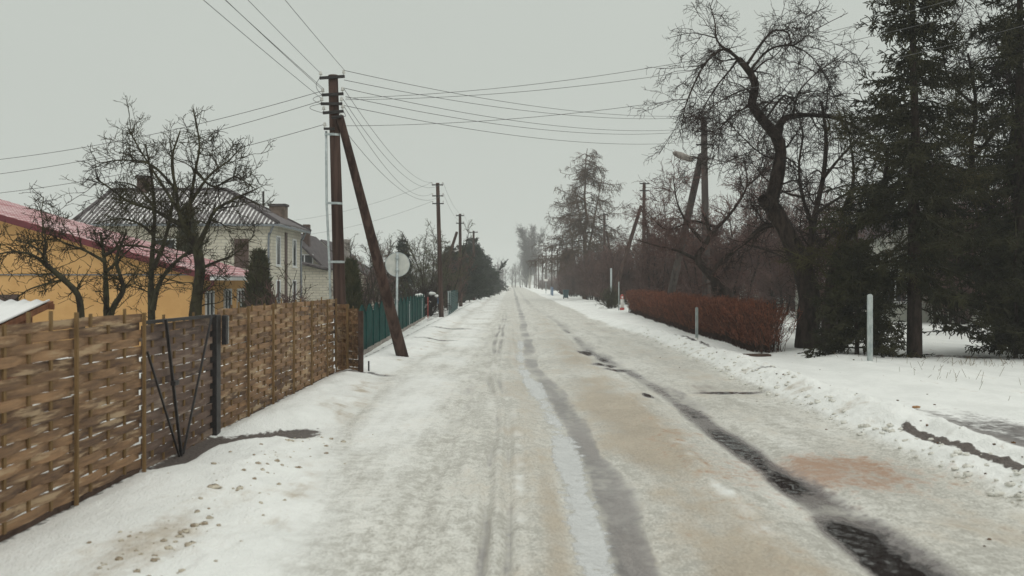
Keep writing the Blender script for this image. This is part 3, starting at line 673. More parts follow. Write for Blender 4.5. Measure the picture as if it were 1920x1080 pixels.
# towards the camera, to a pole behind it
ords = ['topmost', 'second', 'third', 'fourth', 'lowest']
src = [E1[0][1], E1[0][0], E1[1][0], E1[1][0] + np.array((.05, 0, .0)), E1[2][0]]
dst = [(-3.55, -14, 6.75), (-4.15, -14, 6.7), (-4.2, -14, 6.35), (-4.42, -14, 6.35), (-4.75, -14, 6.3)]
nm = ['rightmost wire climbing from the big left pole out of the top of the photo', 'second from the right of the wires climbing from the big pole out of the top', 'middle one of the five wires climbing from the big pole out of the top', 'second from the left of the wires climbing from the big pole out of the top', 'leftmost wire climbing from the big pole out of the top of the photo']
for s_, d_, n_ in zip(src, dst, nm): wire(s_ + up, d_, .25, n_, .0075)
# across the road to the right pole
for (s_, d_, sag, n_) in ((E1[0][1] + up, ER1[0][0] + up, .35, 'uppermost wire crossing the road from the big left pole to the right pole'),
                          (P(645, 150, 22.9), ER1[0][1] + up, .42, 'second highest wire crossing the road to the right pole'),
                          (E1[1][1] + up, ER1[1][0] + up, .42, 'third highest wire crossing the road to the right pole'),
                          (P(648, 181, 22.9), ER1[1][1] + up, .5, 'fourth highest wire crossing the road to the right pole'),
                          (E1[3][1] + up, ER1[2][0] + up, .40, 'lowest wire crossing the road from the big left pole to the right pole')):
    wire(s_, d_, sag, n_, .010)
# house drops to the left
for (s_, py, n_) in ((E1[1][0] + up * .7, 305, 'highest of the wires running left from the big pole behind the apple tree'), (E1[2][0] + up * .5, 333, 'middle of the wires running left from the big pole behind the apple tree'), (E1[4][0], 368, 'lowest of the wires running left from the big pole behind the apple tree')):
    wire(s_, P(-60, py, 27), .22, n_, .010)
# drops to the upper right, in front of the spruces
for (s_, q, n_) in ((P(648, 184, 22.9), P(1990, -62, 20.5), 'highest wire rising right from the big pole across the spruce top'), (P(648, 187, 22.9), P(1990, -25, 20.5), 'middle wire rising right from the big pole across the spruce'), (P(640, 236, 22.9), P(1990, 28, 20.5), 'lowest wire rising right from the big pole across the spruce')):
    wire(s_, q, .55, n_, .008)
# along the left row
for (s_, d_, sag, n_) in ((E1[1][1] + up, E2[0][0] + up, .55, 'highest sagging wire between the big left pole and the slim pole'), (E1[2][1] + up, E2[0][1] + up, .95, 'second sagging wire between the big left pole and the slim pole'),
                          (E1[3][1] + up, E2[1][0] + up, .80, 'third sagging wire between the big left pole and the slim pole'), (P(640, 236, 22.9), E2[1][1] + up, .9, 'lowest sagging wire between the big left pole and the slim pole'),
                          (E2[0][1] + up, E3[0][1] + up, .5, 'upper wire from the slim pole down to the left braced pole'), (E2[1][1] + up, E3[1][1] + up, .5, 'lower wire from the slim pole down to the left braced pole'),
                          (E3[0][1] + up, E4[0][1] + up, .5, 'wire between the last two poles of the left row'),
                          (E2[0][0] + up, P(480, 418, 62), .5, 'upper wire running left from the slim pole to the far houses'), (E2[2][0] + up, P(480, 446, 62), .5, 'lower wire running left from the slim pole to the far houses'),
                          (ER1[0][1] + up, ER2[0][1] + up, .4, 'wire linking the first two poles of the right row'), (ER2[0][1] + up, ER3[0][1] + up, .4, 'wire linking the brace pole and the larch pole on the right')):
    wire(s_, d_, sag, n_, .009)

# ------------------------------------------------------------------ trees
def norm(v): return v / (np.linalg.norm(v, axis=-1, keepdims=True) + 1e-9)
def spline(pts, K):
    pts = np.array(pts, float); n = len(pts)
    ext = np.concatenate([[2 * pts[0] - pts[1]], pts, [2 * pts[-1] - pts[-2]]])
    out = []
    for s in np.linspace(0, n - 1.0001, K):
        i = int(s); t = s - i; p0, p1_, p2_, p3_ = ext[i:i + 4]
        out.append(.5 * (2 * p1_ + (p2_ - p0) * t + (2 * p0 - 5 * p1_ + 4 * p2_ - p3_) * t * t + (3 * p1_ - p0 - 3 * p2_ + p3_) * t ** 3))
    return np.array(out)
def limbs(list_, Y, K=16):
    """list of (pixel path, depth at start offset, depth at end offset, r0, r1)"""
    P_, R_ = [], []
    for path, d0, d1, r0, r1 in list_:
        n = len(path); pts = [P(px, py, Y + d0 + (d1 - d0) * i / (n - 1)) for i, (px, py) in enumerate(path)]
        P_.append(spline(pts, K)); R_.append(r0 + (r1 - r0) * np.linspace(0, 1, K) ** .62)
    return np.array(P_), np.array(R_)
def grow(pts, rad, rng, dens, length, ang=(35, 75), t0=.2, K=6, wander=.22, up=.0, rmax=.03, rk=.75, rmin=.004, taper=.5, flat=0):
    N, K0, _ = pts.shape
    Lb = np.linalg.norm(np.diff(pts, axis=1), axis=2).sum(1)
    cnt = rng.poisson(dens * Lb * (1 - t0)); idx = np.repeat(np.arange(N), cnt); Mn = len(idx)
    t = t0 + (1 - t0) * rng.random(Mn)
    f = t * (K0 - 1); i = np.minimum(f.astype(int), K0 - 2); fr = (f - i)[:, None]
    a, b = pts[idx, i], pts[idx, i + 1]
    p = a + (b - a) * fr; tan = norm(b - a); r = rad[idx, i] * (1 - fr[:, 0]) + rad[idx, i + 1] * fr[:, 0]
    rv = rng.normal(size=(Mn, 3)); rv[:, 2] *= (1 - flat)
    perp = norm(rv - tan * (rv * tan).sum(1, keepdims=True))
    an = np.radians(rng.uniform(ang[0], ang[1], Mn))[:, None]
    d = norm(np.cos(an) * tan + np.sin(an) * perp)
    L = np.minimum(length * (1 - taper * t) * rng.uniform(.45, 1.3, Mn), .85 * Lb[idx] + .05)
    out = np.empty((Mn, K, 3)); out[:, 0] = p; step = (L / (K - 1))[:, None]
    for k in range(1, K):
        d = norm(d + wander * rng.normal(size=(Mn, 3)) + np.array((0, 0, up)))
        out[:, k] = out[:, k - 1] + d * step
    r0 = np.clip(r * rk, rmin, rmax)
    rr = np.maximum(r0[:, None] * (1 - .75 * np.linspace(0, 1, K))[None], rmin * .7)
    return out, rr
def tubes(sets, S):
    Vs, Fs, b = [], [], 0
    for pts, rad in sets:
        N, K, _ = pts.shape
        if N == 0: continue
        T = norm(np.gradient(pts, axis=1)); main = norm(pts[:, -1] - pts[:, 0] + 1e-6)
        ref = np.where(np.abs(main[:, 2:3]) > .75, np.array([[.96, .2, .1]]), np.array([[.1, .17, .97]]))[:, None, :]
        A = norm(np.cross(T, np.broadcast_to(ref, T.shape))); B = np.cross(T, A)
        q = np.arange(S) * 2 * math.pi / S
        V = pts[:, :, None] + rad[:, :, None, None] * (np.cos(q)[None, None, :, None] * A[:, :, None] + np.sin(q)[None, None, :, None] * B[:, :, None])
        I = b + np.arange(N * K * S).reshape(N, K, S)
        J = np.roll(I, -1, axis=2)
        Fs.append(np.stack([I[:, :-1], J[:, :-1], J[:, 1:], I[:, 1:]], -1).reshape(-1, 4))
        Vs.append(V.reshape(-1, 3)); b += N * K * S
    return np.concatenate(Vs), np.concatenate(Fs)
def rough_trunk(pts, rad, rng, amt=.1):
    return pts, rad * (1 + amt * rng.normal(size=rad.shape))

def tree(name, root, label, cat, lim, levels, bark, twig, seed, group=None, S0=9, rough=.06):
    """lim: (pts, rad) of trunk and main limbs; levels: keyword dicts for grow()"""
    rng = np.random.default_rng(seed)
    t = thing(name, root, label, cat, group)
    lp, lr = rough_trunk(*lim, rng, rough)
    v, f = tubes([(lp, lr)], S0); np_mesh('trunk', v, f, M[bark], t, smooth=True)
    cur = (lp, lr); sets = []; pool = cur
    for lv in levels:
        lv = dict(lv); both = lv.pop('both', False)
        if both and sets:
            a = grow(*cur, rng, **lv); b = grow(lp, lr, rng, **lv); new = (np.concatenate([a[0], b[0]]), np.concatenate([a[1], b[1]]))
        else: new = grow(*cur, rng, **lv)
        sets.append(new); cur = new
    big, small = sets[:1], sets[1:]
    v1, f1 = tubes(big, 5)
    if small:
        v2, f2 = tubes(small, 3); v1, f1 = np.concatenate([v1, v2]), np.concatenate([f1, f2 + len(v1)])
    np_mesh('crown', v1, f1, M[twig], t)
    return t

def copy_thing(src, loc, rz, sc, label, group=None):
    r = src.copy(); COL.objects.link(r); r.location = loc; r.rotation_euler = (0, 0, rz); r.scale = sc if isinstance(sc, tuple) else (sc, sc, sc)
    r['label'] = label
    if group: r['group'] = group
    for ch in list(src.children):
        c = ch.copy(); COL.objects.link(c); c.parent = r
    return r

APPLE = [dict(dens=6.5, length=.85, ang=(30, 80), t0=.22, K=8, wander=.20, up=.03, rmax=.014, rk=.45, rmin=.0065),
         dict(dens=11., length=.48, ang=(30, 75), t0=.1, K=6, wander=.26, up=.05, rmax=.009, rmin=.0055, both=True),
         dict(dens=15., length=.18, ang=(30, 80), t0=.12, K=4, wander=.25, up=.06, rmax=.006, rmin=.0048)]
YA = 17.0
tree('apple_tree', P(366, 690, YA), 'tallest bare apple tree behind the left fence, its crown over the grey roof', 'tree',
     limbs([([(367, 650), (366, 590), (371, 540), (375, 505), (369, 465), (358, 443)], 0, .2, .115, .075),
            ([(358, 443), (345, 425), (335, 395), (330, 355), (322, 300), (338, 245)], .2, -.4, .062, .012),
            ([(369, 465), (386, 430), (402, 396), (430, 378), (458, 364), (482, 354)], 0, -.6, .055, .01),
            ([(345, 425), (318, 410), (285, 392), (245, 380), (205, 352), (180, 335)], .1, -.7, .05, .01),
            ([(352, 430), (357, 380), (366, 320), (374, 270), (362, 205)], .2, .8, .052, .01),
            ([(374, 505), (402, 492), (440, 476), (478, 440)], .1, .9, .036, .008),
            ([(357, 380), (392, 330), (430, 300), (455, 272)], .4, 1.0, .036, .008),
            ([(335, 395), (300, 340), (265, 285), (240, 240)], .0, .9, .036, .008),
            ([(330, 355), (285, 310), (235, 300), (190, 305)], -.1, -1.2, .032, .008),
            ([(366, 320), (400, 350), (440, 332), (476, 352)], .5, -.8, .03, .008)], YA),
     APPLE, 'bark_moss', 'twig_moss', 21, 'bare apple trees behind the left fence')
tree('apple_tree', P(284, 690, 18.2), 'bare apple tree forking low beside the tallest one, slim dark trunks against yellow wall', 'tree',
     limbs([([(285, 660), (284, 592), (283, 540), (284, 500), (288, 440), (290, 390), (284, 330), (272, 270)], 0, .5, .095, .012),
            ([(287, 580), (298, 533), (325, 495), (358, 470), (392, 452)], 0, -.6, .06, .014),
            ([(285, 505), (306, 460), (322, 390), (326, 330), (318, 260)], 0, .3, .055, .01),
            ([(288, 440), (262, 420), (225, 410), (175, 420)], 0, -.7, .035, .008),
            ([(290, 390), (255, 350), (215, 340)], 0, .7, .032, .008)], 18.2),
     APPLE, 'bark_moss', 'twig_moss', 22, 'bare apple trees behind the left fence')
tree('apple_tree', P(202, 690, 15.4), 'small bare apple tree with a straight stem and an S-bent stem before the yellow wall', 'tree',
     limbs([([(200, 660), (200, 597), (199, 560), (198, 520), (195, 480), (188, 435)], 0, .3, .075, .02),
            ([(203, 605), (213, 575), (231, 545), (226, 520), (218, 492), (223, 468), (236, 438)], 0, -.4, .06, .016),
            ([(198, 510), (215, 495), (240, 470), (262, 452)], 0, .6, .03, .008),
            ([(196, 490), (160, 470), (120, 455), (95, 440)], 0, -.5, .03, .008),
            ([(195, 480), (235, 460), (290, 468), (320, 490)], .1, .5, .03, .008)], 15.4),
     [dict(APPLE[0], length=.6, dens=8), dict(APPLE[1], dens=13), APPLE[2]], 'bark_moss', 'twig_moss', 23, 'bare apple trees behind the left fence')
tree('apple_tree', P(152, 690, 14.6), 'leftmost bare apple tree, one dark stem arching left over the fence top', 'tree',
     limbs([([(154, 660), (152, 600), (150, 570), (143, 548), (120, 525), (100, 508), (83, 494)], 0, -.2, .062, .035),
            ([(83, 494), (60, 478), (25, 472), (-10, 478)], -.2, -.6, .03, .008),
            ([(90, 500), (78, 475), (55, 458), (30, 450)], -.2, .3, .026, .008),
            ([(83, 494), (85, 450), (78, 400), (82, 370)], -.2, .4, .018, .006),
            ([(120, 525), (95, 530), (50, 545), (20, 570)], -.1, -.5, .022, .007)], 14.6),
     [dict(APPLE[0], length=.5, dens=9), dict(APPLE[1], dens=13, up=-.03), APPLE[2]], 'bark_moss', 'twig_moss', 24, 'bare apple trees behind the left fence')
# ------------- the right side
BIG = [dict(dens=4.2, length=1.9, ang=(35, 80), t0=.25, K=10, wander=.22, up=-.02, rmax=.030, rk=.4, rmin=.010),
       dict(dens=8.0, length=.80, ang=(30, 75), t0=.1, K=7, wander=.24, up=-.05, rmax=.012, rmin=.0075, both=True),
       dict(dens=11., length=.34, ang=(30, 75), t0=.1, K=5, wander=.25, up=-.06, rmax=.0075, rmin=.006)]
YR = 26.6
tree('old_apple_tree', P(1515, 666, YR), 'old leafless tree with thick crooked trunk and arching top beside the hedge end', 'tree',
     limbs([([(1516, 690), (1514, 655), (1515, 600), (1518, 560), (1507, 510), (1484, 452), (1452, 395), (1446, 379), (1456, 338), (1464, 285), (1456, 257), (1433, 228), (1409, 195), (1417, 163), (1405, 134), (1384, 110)], 0, .4, .38, .085),
            ([(1456, 262), (1466, 228), (1486, 218), (1527, 216), (1568, 222), (1610, 240)], .3, .9, .13, .035),
            ([(1384, 110), (1360, 92), (1330, 110), (1305, 150), (1285, 200), (1280, 230)], .4, -.8, .05, .012),
            ([(1384, 110), (1346, 78), (1340, 40), (1330, 5)], .4, .9, .042, .01),
            ([(1346, 72), (1300, 62), (1258, 70)], .5, .8, .02, .006),
            ([(1400, 122), (1425, 85), (1450, 58), (1478, 62), (1487, 85), (1530, 55), (1590, 24)], .4, -.5, .045, .007),
            ([(1405, 134), (1440, 95), (1480, 85), (1520, 105), (1550, 150), (1556, 185)], .4, 1.0, .042, .007),
            ([(1384, 110), (1370, 130), (1345, 160), (1320, 200), (1300, 240)], .4, 1.4, .04, .008),
            ([(1417, 163), (1390, 170), (1350, 190), (1318, 215)], .3, -1.2, .035, .008),
            ([(1409, 195), (1370, 220), (1345, 250), (1330, 300)], .3, 1.0, .03, .008),
            ([(1462, 300), (1430, 290), (1390, 255), (1340, 200)], .3, -1.0, .03, .008),
            ([(1486, 218), (1500, 170), (1540, 130), (1590, 100)], .5, -.6, .03, .008),
            ([(1437, 222), (1470, 180), (1500, 195), (1530, 170)], .5, 1.2, .035, .01),
            ([(1452, 395), (1438, 384), (1430, 372)], .2, -.2, .16, .13),
            ([(1470, 420), (1430, 430), (1400, 455), (1362, 482)], .2, 1.2, .05, .012),
            ([(1505, 505), (1540, 460), (1575, 430), (1620, 410)], .0, 1.0, .09, .03)], YR, 26),
     BIG, 'bark_dark', 'twig_brown', 31, 'old bare trees on the right', 12)
tree('old_apple_tree', P(1520, 640, 30.5), 'slimmer leafless tree rising just behind the thick crooked trunk', 'tree',
     limbs([([(1512, 660), (1514, 560), (1517, 490), (1526, 413), (1543, 335), (1549, 258), (1540, 190)], 0, .5, .20, .04),
            ([(1524, 425), (1505, 370), (1498, 310), (1505, 250), (1490, 200)], 0, -.6, .08, .015),
            ([(1543, 335), (1580, 290), (1620, 250), (1660, 225)], .2, .8, .06, .012),
            ([(1530, 400), (1575, 370), (1620, 350), (1680, 340)], .2, -.8, .06, .012),
            ([(1508, 370), (1470, 360), (1430, 330), (1400, 290)], 0, .8, .05, .01)], 30.5),
     BIG, 'bark_dark', 'twig_brown', 32, 'old bare trees on the right')
tree('old_apple_tree', P(1370, 610, 37), 'low spreading bare tree with crossing trunks behind the red hedge', 'tree',
     limbs([([(1385, 610), (1370, 560), (1335, 518), (1308, 487), (1319, 464), (1331, 440), (1320, 400)], 0, .3, .26, .06),
            ([(1330, 600), (1345, 555), (1337, 514), (1366, 479), (1393, 456), (1432, 421), (1470, 390)], .3, -.5, .22, .03),
            ([(1320, 455), (1290, 420), (1270, 380), (1262, 330)], .2, .8, .09, .015),
            ([(1331, 440), (1370, 400), (1400, 350), (1395, 300)], .2, -.6, .09, .015),
            ([(1308, 487), (1270, 470), (1230, 460), (1195, 450)], .2, -.8, .08, .014),
            ([(1393, 456), (1440, 470), (1480, 490), (1500, 520)], -.2, -.8, .06, .012),
            ([(1340, 425), (1300, 415), (1250, 430), (1215, 400)], .3, 1.0, .06, .012),
            ([(1400, 350), (1430, 320), (1440, 270)], -.4, -.8, .05, .01)], 37),
     [dict(BIG[0], dens=4.5, up=.03, rmin=.013), dict(BIG[1], dens=8, up=.03, rmin=.010), dict(BIG[2], up=0, rmin=.008)], 'bark_dark', 'twig_red', 33, 'old bare trees on the right')
tree('old_apple_tree', P(1549, 640, 25.7), 'mossy bare tree tangled into the left side of the first spruce', 'tree',
     limbs([([(1548, 660), (1555, 560), (1562, 508), (1580, 457), (1622, 410), (1655, 350), (1665, 280)], 0, -.4, .20, .04),
            ([(1580, 457), (1580, 400), (1600, 340), (1595, 270), (1580, 200)], 0, .8, .09, .012),
            ([(1622, 410), (1680, 400), (1740, 420), (1780, 450)], -.2, -1.2, .08, .012),
            ([(1640, 380), (1700, 330), (1760, 310), (1810, 330)], -.3, -1.5, .08, .012),
            ([(1562, 508), (1620, 500), (1690, 490), (1730, 520)], 0, -1.6, .07, .012),
            ([(1655, 350), (1700, 280), (1760, 230), (1800, 200)], -.3, .5, .06, .012)], 25.7),
     [dict(BIG[0], dens=6, length=1.5, rmin=.010), dict(BIG[1], dens=11), BIG[2]], 'bark_dark', 'twig_lichen', 34, 'old bare trees on the right')
tree('old_apple_tree', P(1900, 640, 27), 'bare dark tree filling the gap between the two tall spruces', 'tree',
     limbs([([(1868, 670), (1880, 580), (1890, 480), (1850, 380), (1820, 300), (1830, 200), (1815, 100)], 0, -.3, .20, .03),
            ([(1890, 480), (1910, 400), (1890, 310), (1900, 210), (1880, 110)], 0, -.8, .1, .015),
            ([(1850, 380), (1790, 350), (1740, 300), (1720, 240)], 0, -1.0, .08, .012),
            ([(1820, 300), (1870, 240), (1900, 160), (1860, 60)], 0, .6, .07, .01),
            ([(1830, 200), (1780, 150), (1770, 80), (1800, 30)], -.2, -.6, .05, .01),
            ([(1880, 560), (1830, 510), (1780, 500), (1720, 470)], 0, -1.5, .08, .012)], 27),
     [dict(BIG[0], dens=5.5, rmin=.012), dict(BIG[1], dens=10), BIG[2]], 'bark_dark', 'twig_brown', 35, 'old bare trees on the right')

def conifer(name, root, label, H, Rb, nb, seed, mat='needle', z0=.5, group=None, sprig_r=.015, dens=(9, 12), trunk_r=.17, power=.85, droop=.25, tl=.42, cat='tree', lvar=(.55, 1.15)):
    rng = np.random.default_rng(seed); root = np.array(root, float)
    t = thing(name, root, label, cat, group)
    tz = np.linspace(-.15, H, 12); tp = root + np.stack([.04 * rng.normal(size=12) * (tz / H), .04 * rng.normal(size=12) * (tz / H), tz], -1)
    v, f = tubes([(tp[None], np.linspace(trunk_r, .02, 12)[None])], 10); np_mesh('trunk', v, f, M['bark_dark'], t, smooth=True)
    u = rng.random(nb) ** .85; z = z0 + (H - z0 - .15) * u; az = np.arange(nb) * 2.39996 + rng.normal(size=nb) * .4
    L = (Rb * (1 - (z - z0) / (H - z0) * .97) ** power + .15) * rng.uniform(*lvar, nb)
    K = 8; d = np.stack([np.cos(az), np.sin(az), .25 * (z / H) - droop * (1 - z / H) + .12 * rng.normal(size=nb)], -1); d = norm(d)
    pts = np.empty((nb, K, 3)); pts[:, 0] = root + np.stack([0 * z, 0 * z, z], -1)
    for k in range(1, K):
        d = norm(d + .07 * rng.normal(size=(nb, 3)) + np.array((0, 0, -.10 if k < 4 else .09)))
        pts[:, k] = pts[:, k - 1] + d * (L / (K - 1))[:, None]
    rad = np.clip(L[:, None] * .013, .008, .04) * (1 - .7 * np.linspace(0, 1, K))[None]
    b1_ = (pts, rad)
    b2_ = grow(*b1_, rng, dens=dens[0], length=tl, ang=(35, 65), t0=.12, K=5, wander=.10, up=-.10, rmax=sprig_r, rmin=sprig_r, taper=.55, flat=.45)
    b3_ = grow(*b2_, rng, dens=dens[1], length=tl * .42, ang=(30, 60), t0=.1, K=3, wander=.12, up=-.10, rmax=sprig_r, rmin=sprig_r * .9, taper=.4)
    tipz = np.linspace(H - .5, H + .35, 4); tip = (root + np.stack([0 * tipz, 0 * tipz, tipz], -1))[None]
    v, f = tubes([b1_, b2_, b3_, (tip, np.array([[.03, .025, .02, .008]]))], 3); np_mesh('crown', v, f, M[mat], t)
    return t
G_ = 'dark spruces on the right'
conifer('spruce_tree', (9.55, 24.3, gz(9.55, 24.3)), 'tall dark spruce right of the grey post, its bare lower trunk in the snow', 11.0, 2.6, 320, 41, group=G_, z0=1.15, dens=(15, 15), trunk_r=.19, sprig_r=.016)
conifer('spruce_tree', (12.7, 25.6, gz(12.7, 25.6)), 'tall dark spruce cut off by the right edge of the photo', 13.0, 2.85, 330, 42, group=G_, z0=.6, dens=(15, 15), trunk_r=.2, sprig_r=.016)
conifer('spruce_tree', (8.15, 24.2, gz(8.15, 24.2)), 'short bushy spruce just right of the thick crooked trunk, branches down to the snow', 2.8, 1.4, 170, 43, group=G_, z0=.12, dens=(22, 20), trunk_r=.06, droop=.05, tl=.34)
conifer('spruce_tree', (11.9, 24.2, gz(11.9, 24.2)), 'low dark spruce skirt at the far right edge, in front of the last tall one', 3.0, 1.25, 130, 44, group=G_, z0=.12, dens=(22, 20), trunk_r=.06, droop=.05, tl=.34)

# larch
rng = np.random.default_rng(51)
lr_root = np.array((7.9, 110, gz(7.9, 110)))
lt = thing('larch_tree', lr_root, 'tall bare brown larch with drooping twigs beyond the hedge on the right', 'tree')
H_ = 16.2; tz = np.linspace(-.2, H_, 14); tp = lr_root + np.stack([.1 * rng.normal(size=14), .1 * rng.normal(size=14), tz], -1)
tp2 = lr_root + np.stack([np.linspace(0, 1.9, 14) ** .9 * 1.0, 0 * tz, np.linspace(4.0, 13.2, 14)], -1); tp3 = lr_root + np.stack([-np.linspace(0, 1.2, 14), 0 * tz, np.linspace(5.5, 12.0, 14)], -1)
L0 = (np.stack([tp, tp2, tp3]), np.stack([np.linspace(.30, .03, 14), np.linspace(.15, .03, 14), np.linspace(.12, .03, 14)]))
v, f = tubes([L0], 9); np_mesh('trunk', v, f, M['larch'], lt, smooth=True)
nb = 130; z = 4.8 + 11 * rng.random(nb) ** 1.1; az = rng.random(nb) * 6.283
Lb = (6.3 * (1 - ((z - 4.8) / 11.6)) ** .62 + .5) * rng.uniform(.55, 1.1, nb)
d = norm(np.stack([np.cos(az), np.sin(az), .15 * rng.normal(size=nb) - .15], -1)); K = 9
pts = np.empty((nb, K, 3)); pts[:, 0] = lr_root + np.stack([.12 * (z - 6) * (rng.random(nb) < .3), 0 * z, z], -1)
for k in range(1, K):
    d = norm(d + .10 * rng.normal(size=(nb, 3)) + np.array((0, 0, -.06 if k < 5 else .10))); pts[:, k] = pts[:, k - 1] + d * (Lb / (K - 1))[:, None]
b1_ = (pts, .05 * np.ones((nb, 1)) * (1 - .6 * np.linspace(0, 1, K))[None])
b2_ = grow(*b1_, rng, dens=6.5, length=1.2, ang=(40, 80), t0=.2, K=5, wander=.15, up=-.20, rmax=.024, rmin=.02)
b3_ = grow(*b2_, rng, dens=6, length=.62, ang=(30, 70), t0=.1, K=4, wander=.15, up=-.28, rmax=.017, rmin=.016)
v, f = tubes([b1_, b2_, b3_], 3); np_mesh('crown', v, f, M['larch'], lt)

# birch, hazy, far down the road
rng = np.random.default_rng(52)
br = np.array((5.6, 330, gz(5.6, 330)))
stems = []
for k in range(7):
    a = k * 2.4; s_ = np.linspace(0, 1, 12); sp_ = .5 + .55 * (k % 3)
    stems.append(br + np.stack([np.cos(a) * sp_ * s_ ** 1.2 * 2.7 + .05 * rng.normal(size=12).cumsum(), np.sin(a) * sp_ * s_ * 1.7, -.3 + s_ * (19.0 - 1.2 * (k % 4))], -1))
stems = (np.array(stems), np.tile(np.linspace(.26, .06, 12), (7, 1)))
bt = thing('birch_tree', br, 'pale hazy multi-stemmed birch at the far end of the road', 'tree')
v, f = tubes([stems], 7); np_mesh('trunk', v, f, M['birch_bark'], bt, smooth=True)
c1 = grow(*stems, rng, dens=5.5, length=5.0, ang=(20, 48), t0=.18, K=7, wander=.15, up=.10, rmax=.06, rmin=.045, taper=.55)
c2 = grow(*c1, rng, dens=3.4, length=1.8, ang=(25, 60), t0=.1, K=4, wander=.18, up=.02, rmax=.04, rmin=.036)
c3 = grow(*c2, rng, dens=2.6, length=.8, ang=(25, 60), t0=.1, K=3, wander=.18, up=-.05, rmax=.032, rmin=.03)
v, f = tubes([c1, c2, c3], 3); np_mesh('crown', v, f, M['twig_birch'], bt)

# bare shrubs: prototypes and copies
def shrub(name, root, label, H, spread, n, twig, seed, lv, group=None, r0=.035, cat='shrub', lean=.35):
    rng = np.random.default_rng(seed); root = np.array(root, float); root[2] = gz(root[0], root[1])
    az = rng.random(n) * 6.283; d = norm(np.stack([np.cos(az) * lean * rng.random(n) ** .5 * 1.5, np.sin(az) * lean * rng.random(n) ** .5 * 1.5, np.ones(n)], -1))
    K = 9; pts = np.empty((n, K, 3)); pts[:, 0] = root + np.stack([spread * .35 * np.clip(rng.normal(size=n), -1, 1), spread * .35 * np.clip(rng.normal(size=n), -1, 1), -.1 + 0 * az], -1)
    L = H * rng.uniform(.6, 1.08, n)
    for k in range(1, K):
        d = norm(d + .12 * rng.normal(size=(n, 3)) + np.array((0, 0, .05))); pts[:, k] = pts[:, k - 1] + d * (L / (K - 1))[:, None]
    rad = r0 * rng.uniform(.6, 1.2, (n, 1)) * (1 - .75 * np.linspace(0, 1, K))[None]
    return tree(name, root, label, cat, (pts, rad), lv, 'bark_dark', twig, seed, group, 5, 0)
SH = [dict(dens=5.0, length=1.1, ang=(25, 60), t0=.08, K=7, wander=.18, up=.07, rmax=.018, rmin=.012),
      dict(dens=7.5, length=.55, ang=(25, 65), t0=.1, K=5, wander=.22, up=.04, rmax=.012, rmin=.009, both=True),
      dict(dens=7.0, length=.28, ang=(25, 65), t0=.1, K=3, wander=.2, up=.03, rmax=.009, rmin=.008)]
def scaled(lv, kr): return [dict(l_, rmax=l_['rmax'] * kr, rmin=l_['rmin'] * kr) for l_ in lv]

SHL = [dict(SH[0], dens=3.4), dict(SH[1], dens=5.0), dict(SH[2], dens=5.0)]
gL = 'bare bushes beyond the green fence'
shrub('bare_bush', (-5.6, 60, 0), 'greenish bare bush left of the slim pole beyond the green fence', 4.6, 2.2, 15, 'twig_green', 61, scaled(SHL, 1.25), gL, .05)
sB = shrub('bare_bush', (-5.2, 70, 0), 'tallest greenish bare bush between the slim pole and the dark conifers', 6.2, 2.6, 16, 'twig_green', 62, scaled(SHL, 1.3), gL, .045, lean=.22)
shrub('bare_bush', (-7.6, 57, 0), 'dark brown bare bush beyond the far end of the green fence', 3.6, 2.6, 16, 'twig_red', 63, scaled(SHL, 1.25), gL, .05)
shrub('bare_bush', (-4.9, 76, 0), 'brown bare bush nestled against the first dark conifer on the left', 4.6, 2.4, 20, 'twig_red', 64, scaled(SHL, 1.3), gL, .04, lean=.18)
copy_thing(sB, (-9.5, 74, 0), 1.3, .9, 'greenish bare bush rising behind the round sign', gL)

# dark conifers leading away on the left
gC = 'dark conifers along the left side of the far road'
cp = None
for i, (x, yv, h, w, lab) in enumerate(((-5.2, 86, 5.0, 1.6, 'nearest of the dark conifers on the left roadside'), (-4.6, 97, 5.6, 1.8, 'second dark conifer on the left roadside'), (-4.5, 112, 6.9, 2.0, 'tallest dark conifer on the left roadside'),
                                    (-4.3, 130, 6.3, 2.4, 'fourth dark conifer on the left, behind the tallest'), (-4.1, 152, 5.4, 2.6, 'fifth dark conifer on the left, low and wide'), (-4.2, 185, 4.6, 2.9, 'farthest dark conifer where the left bank ends'))):
    lo = (x, yv, gz(x, yv))
    if cp is None:
        cp = conifer('roadside_conifer', lo, lab, h, w, 230, 71, 'needle_far', .1, gC, .036, (10, 10), .14, .80, -.55, .75, lvar=(.30, 1.25))
    else: copy_thing(cp, lo, i * 1.1, (w / 1.6 * 1.05, w / 1.6 * 1.05, h / 5.0), lab, gC)
# the stray bough that sticks out over the road belongs to the fourth conifer
bo = spline([(-4.0, 128, 2.2), (-2.6, 128, 2.7), (-1.6, 128, 3.4), (-.75, 128, 4.6)], 9)[None]
rngb = np.random.default_rng(77)
b2_ = grow(bo, np.full((1, 9), .05), rngb, dens=14, length=1.0, ang=(20, 45), t0=.05, K=5, wander=.1, up=.05, rmax=.045, rmin=.04, taper=.6)
b3_ = grow(*b2_, rngb, dens=7, length=.45, ang=(20, 50), t0=.05, K=3, wander=.1, up=.05, rmax=.04, rmin=.036)
v, f = tubes([(bo, np.full((1, 9), .05)), b2_, b3_], 3)
fourth = [o for o in SC.objects if o.get('label', '').startswith('fourth dark conifer')][0]
bgh = np_mesh('bough', v - np.array(fourth.location), f, M['needle_far'], None)
bgh.parent = fourth; bgh.matrix_parent_inverse = fourth.matrix_basis.inverted() if False else bgh.matrix_parent_inverse
import mathutils
fm = mathutils.Matrix.LocRotScale(fourth.location, fourth.rotation_euler, fourth.scale)
bgh.matrix_parent_inverse = fm.inverted() @ mathutils.Matrix.Translation(fourth.location)
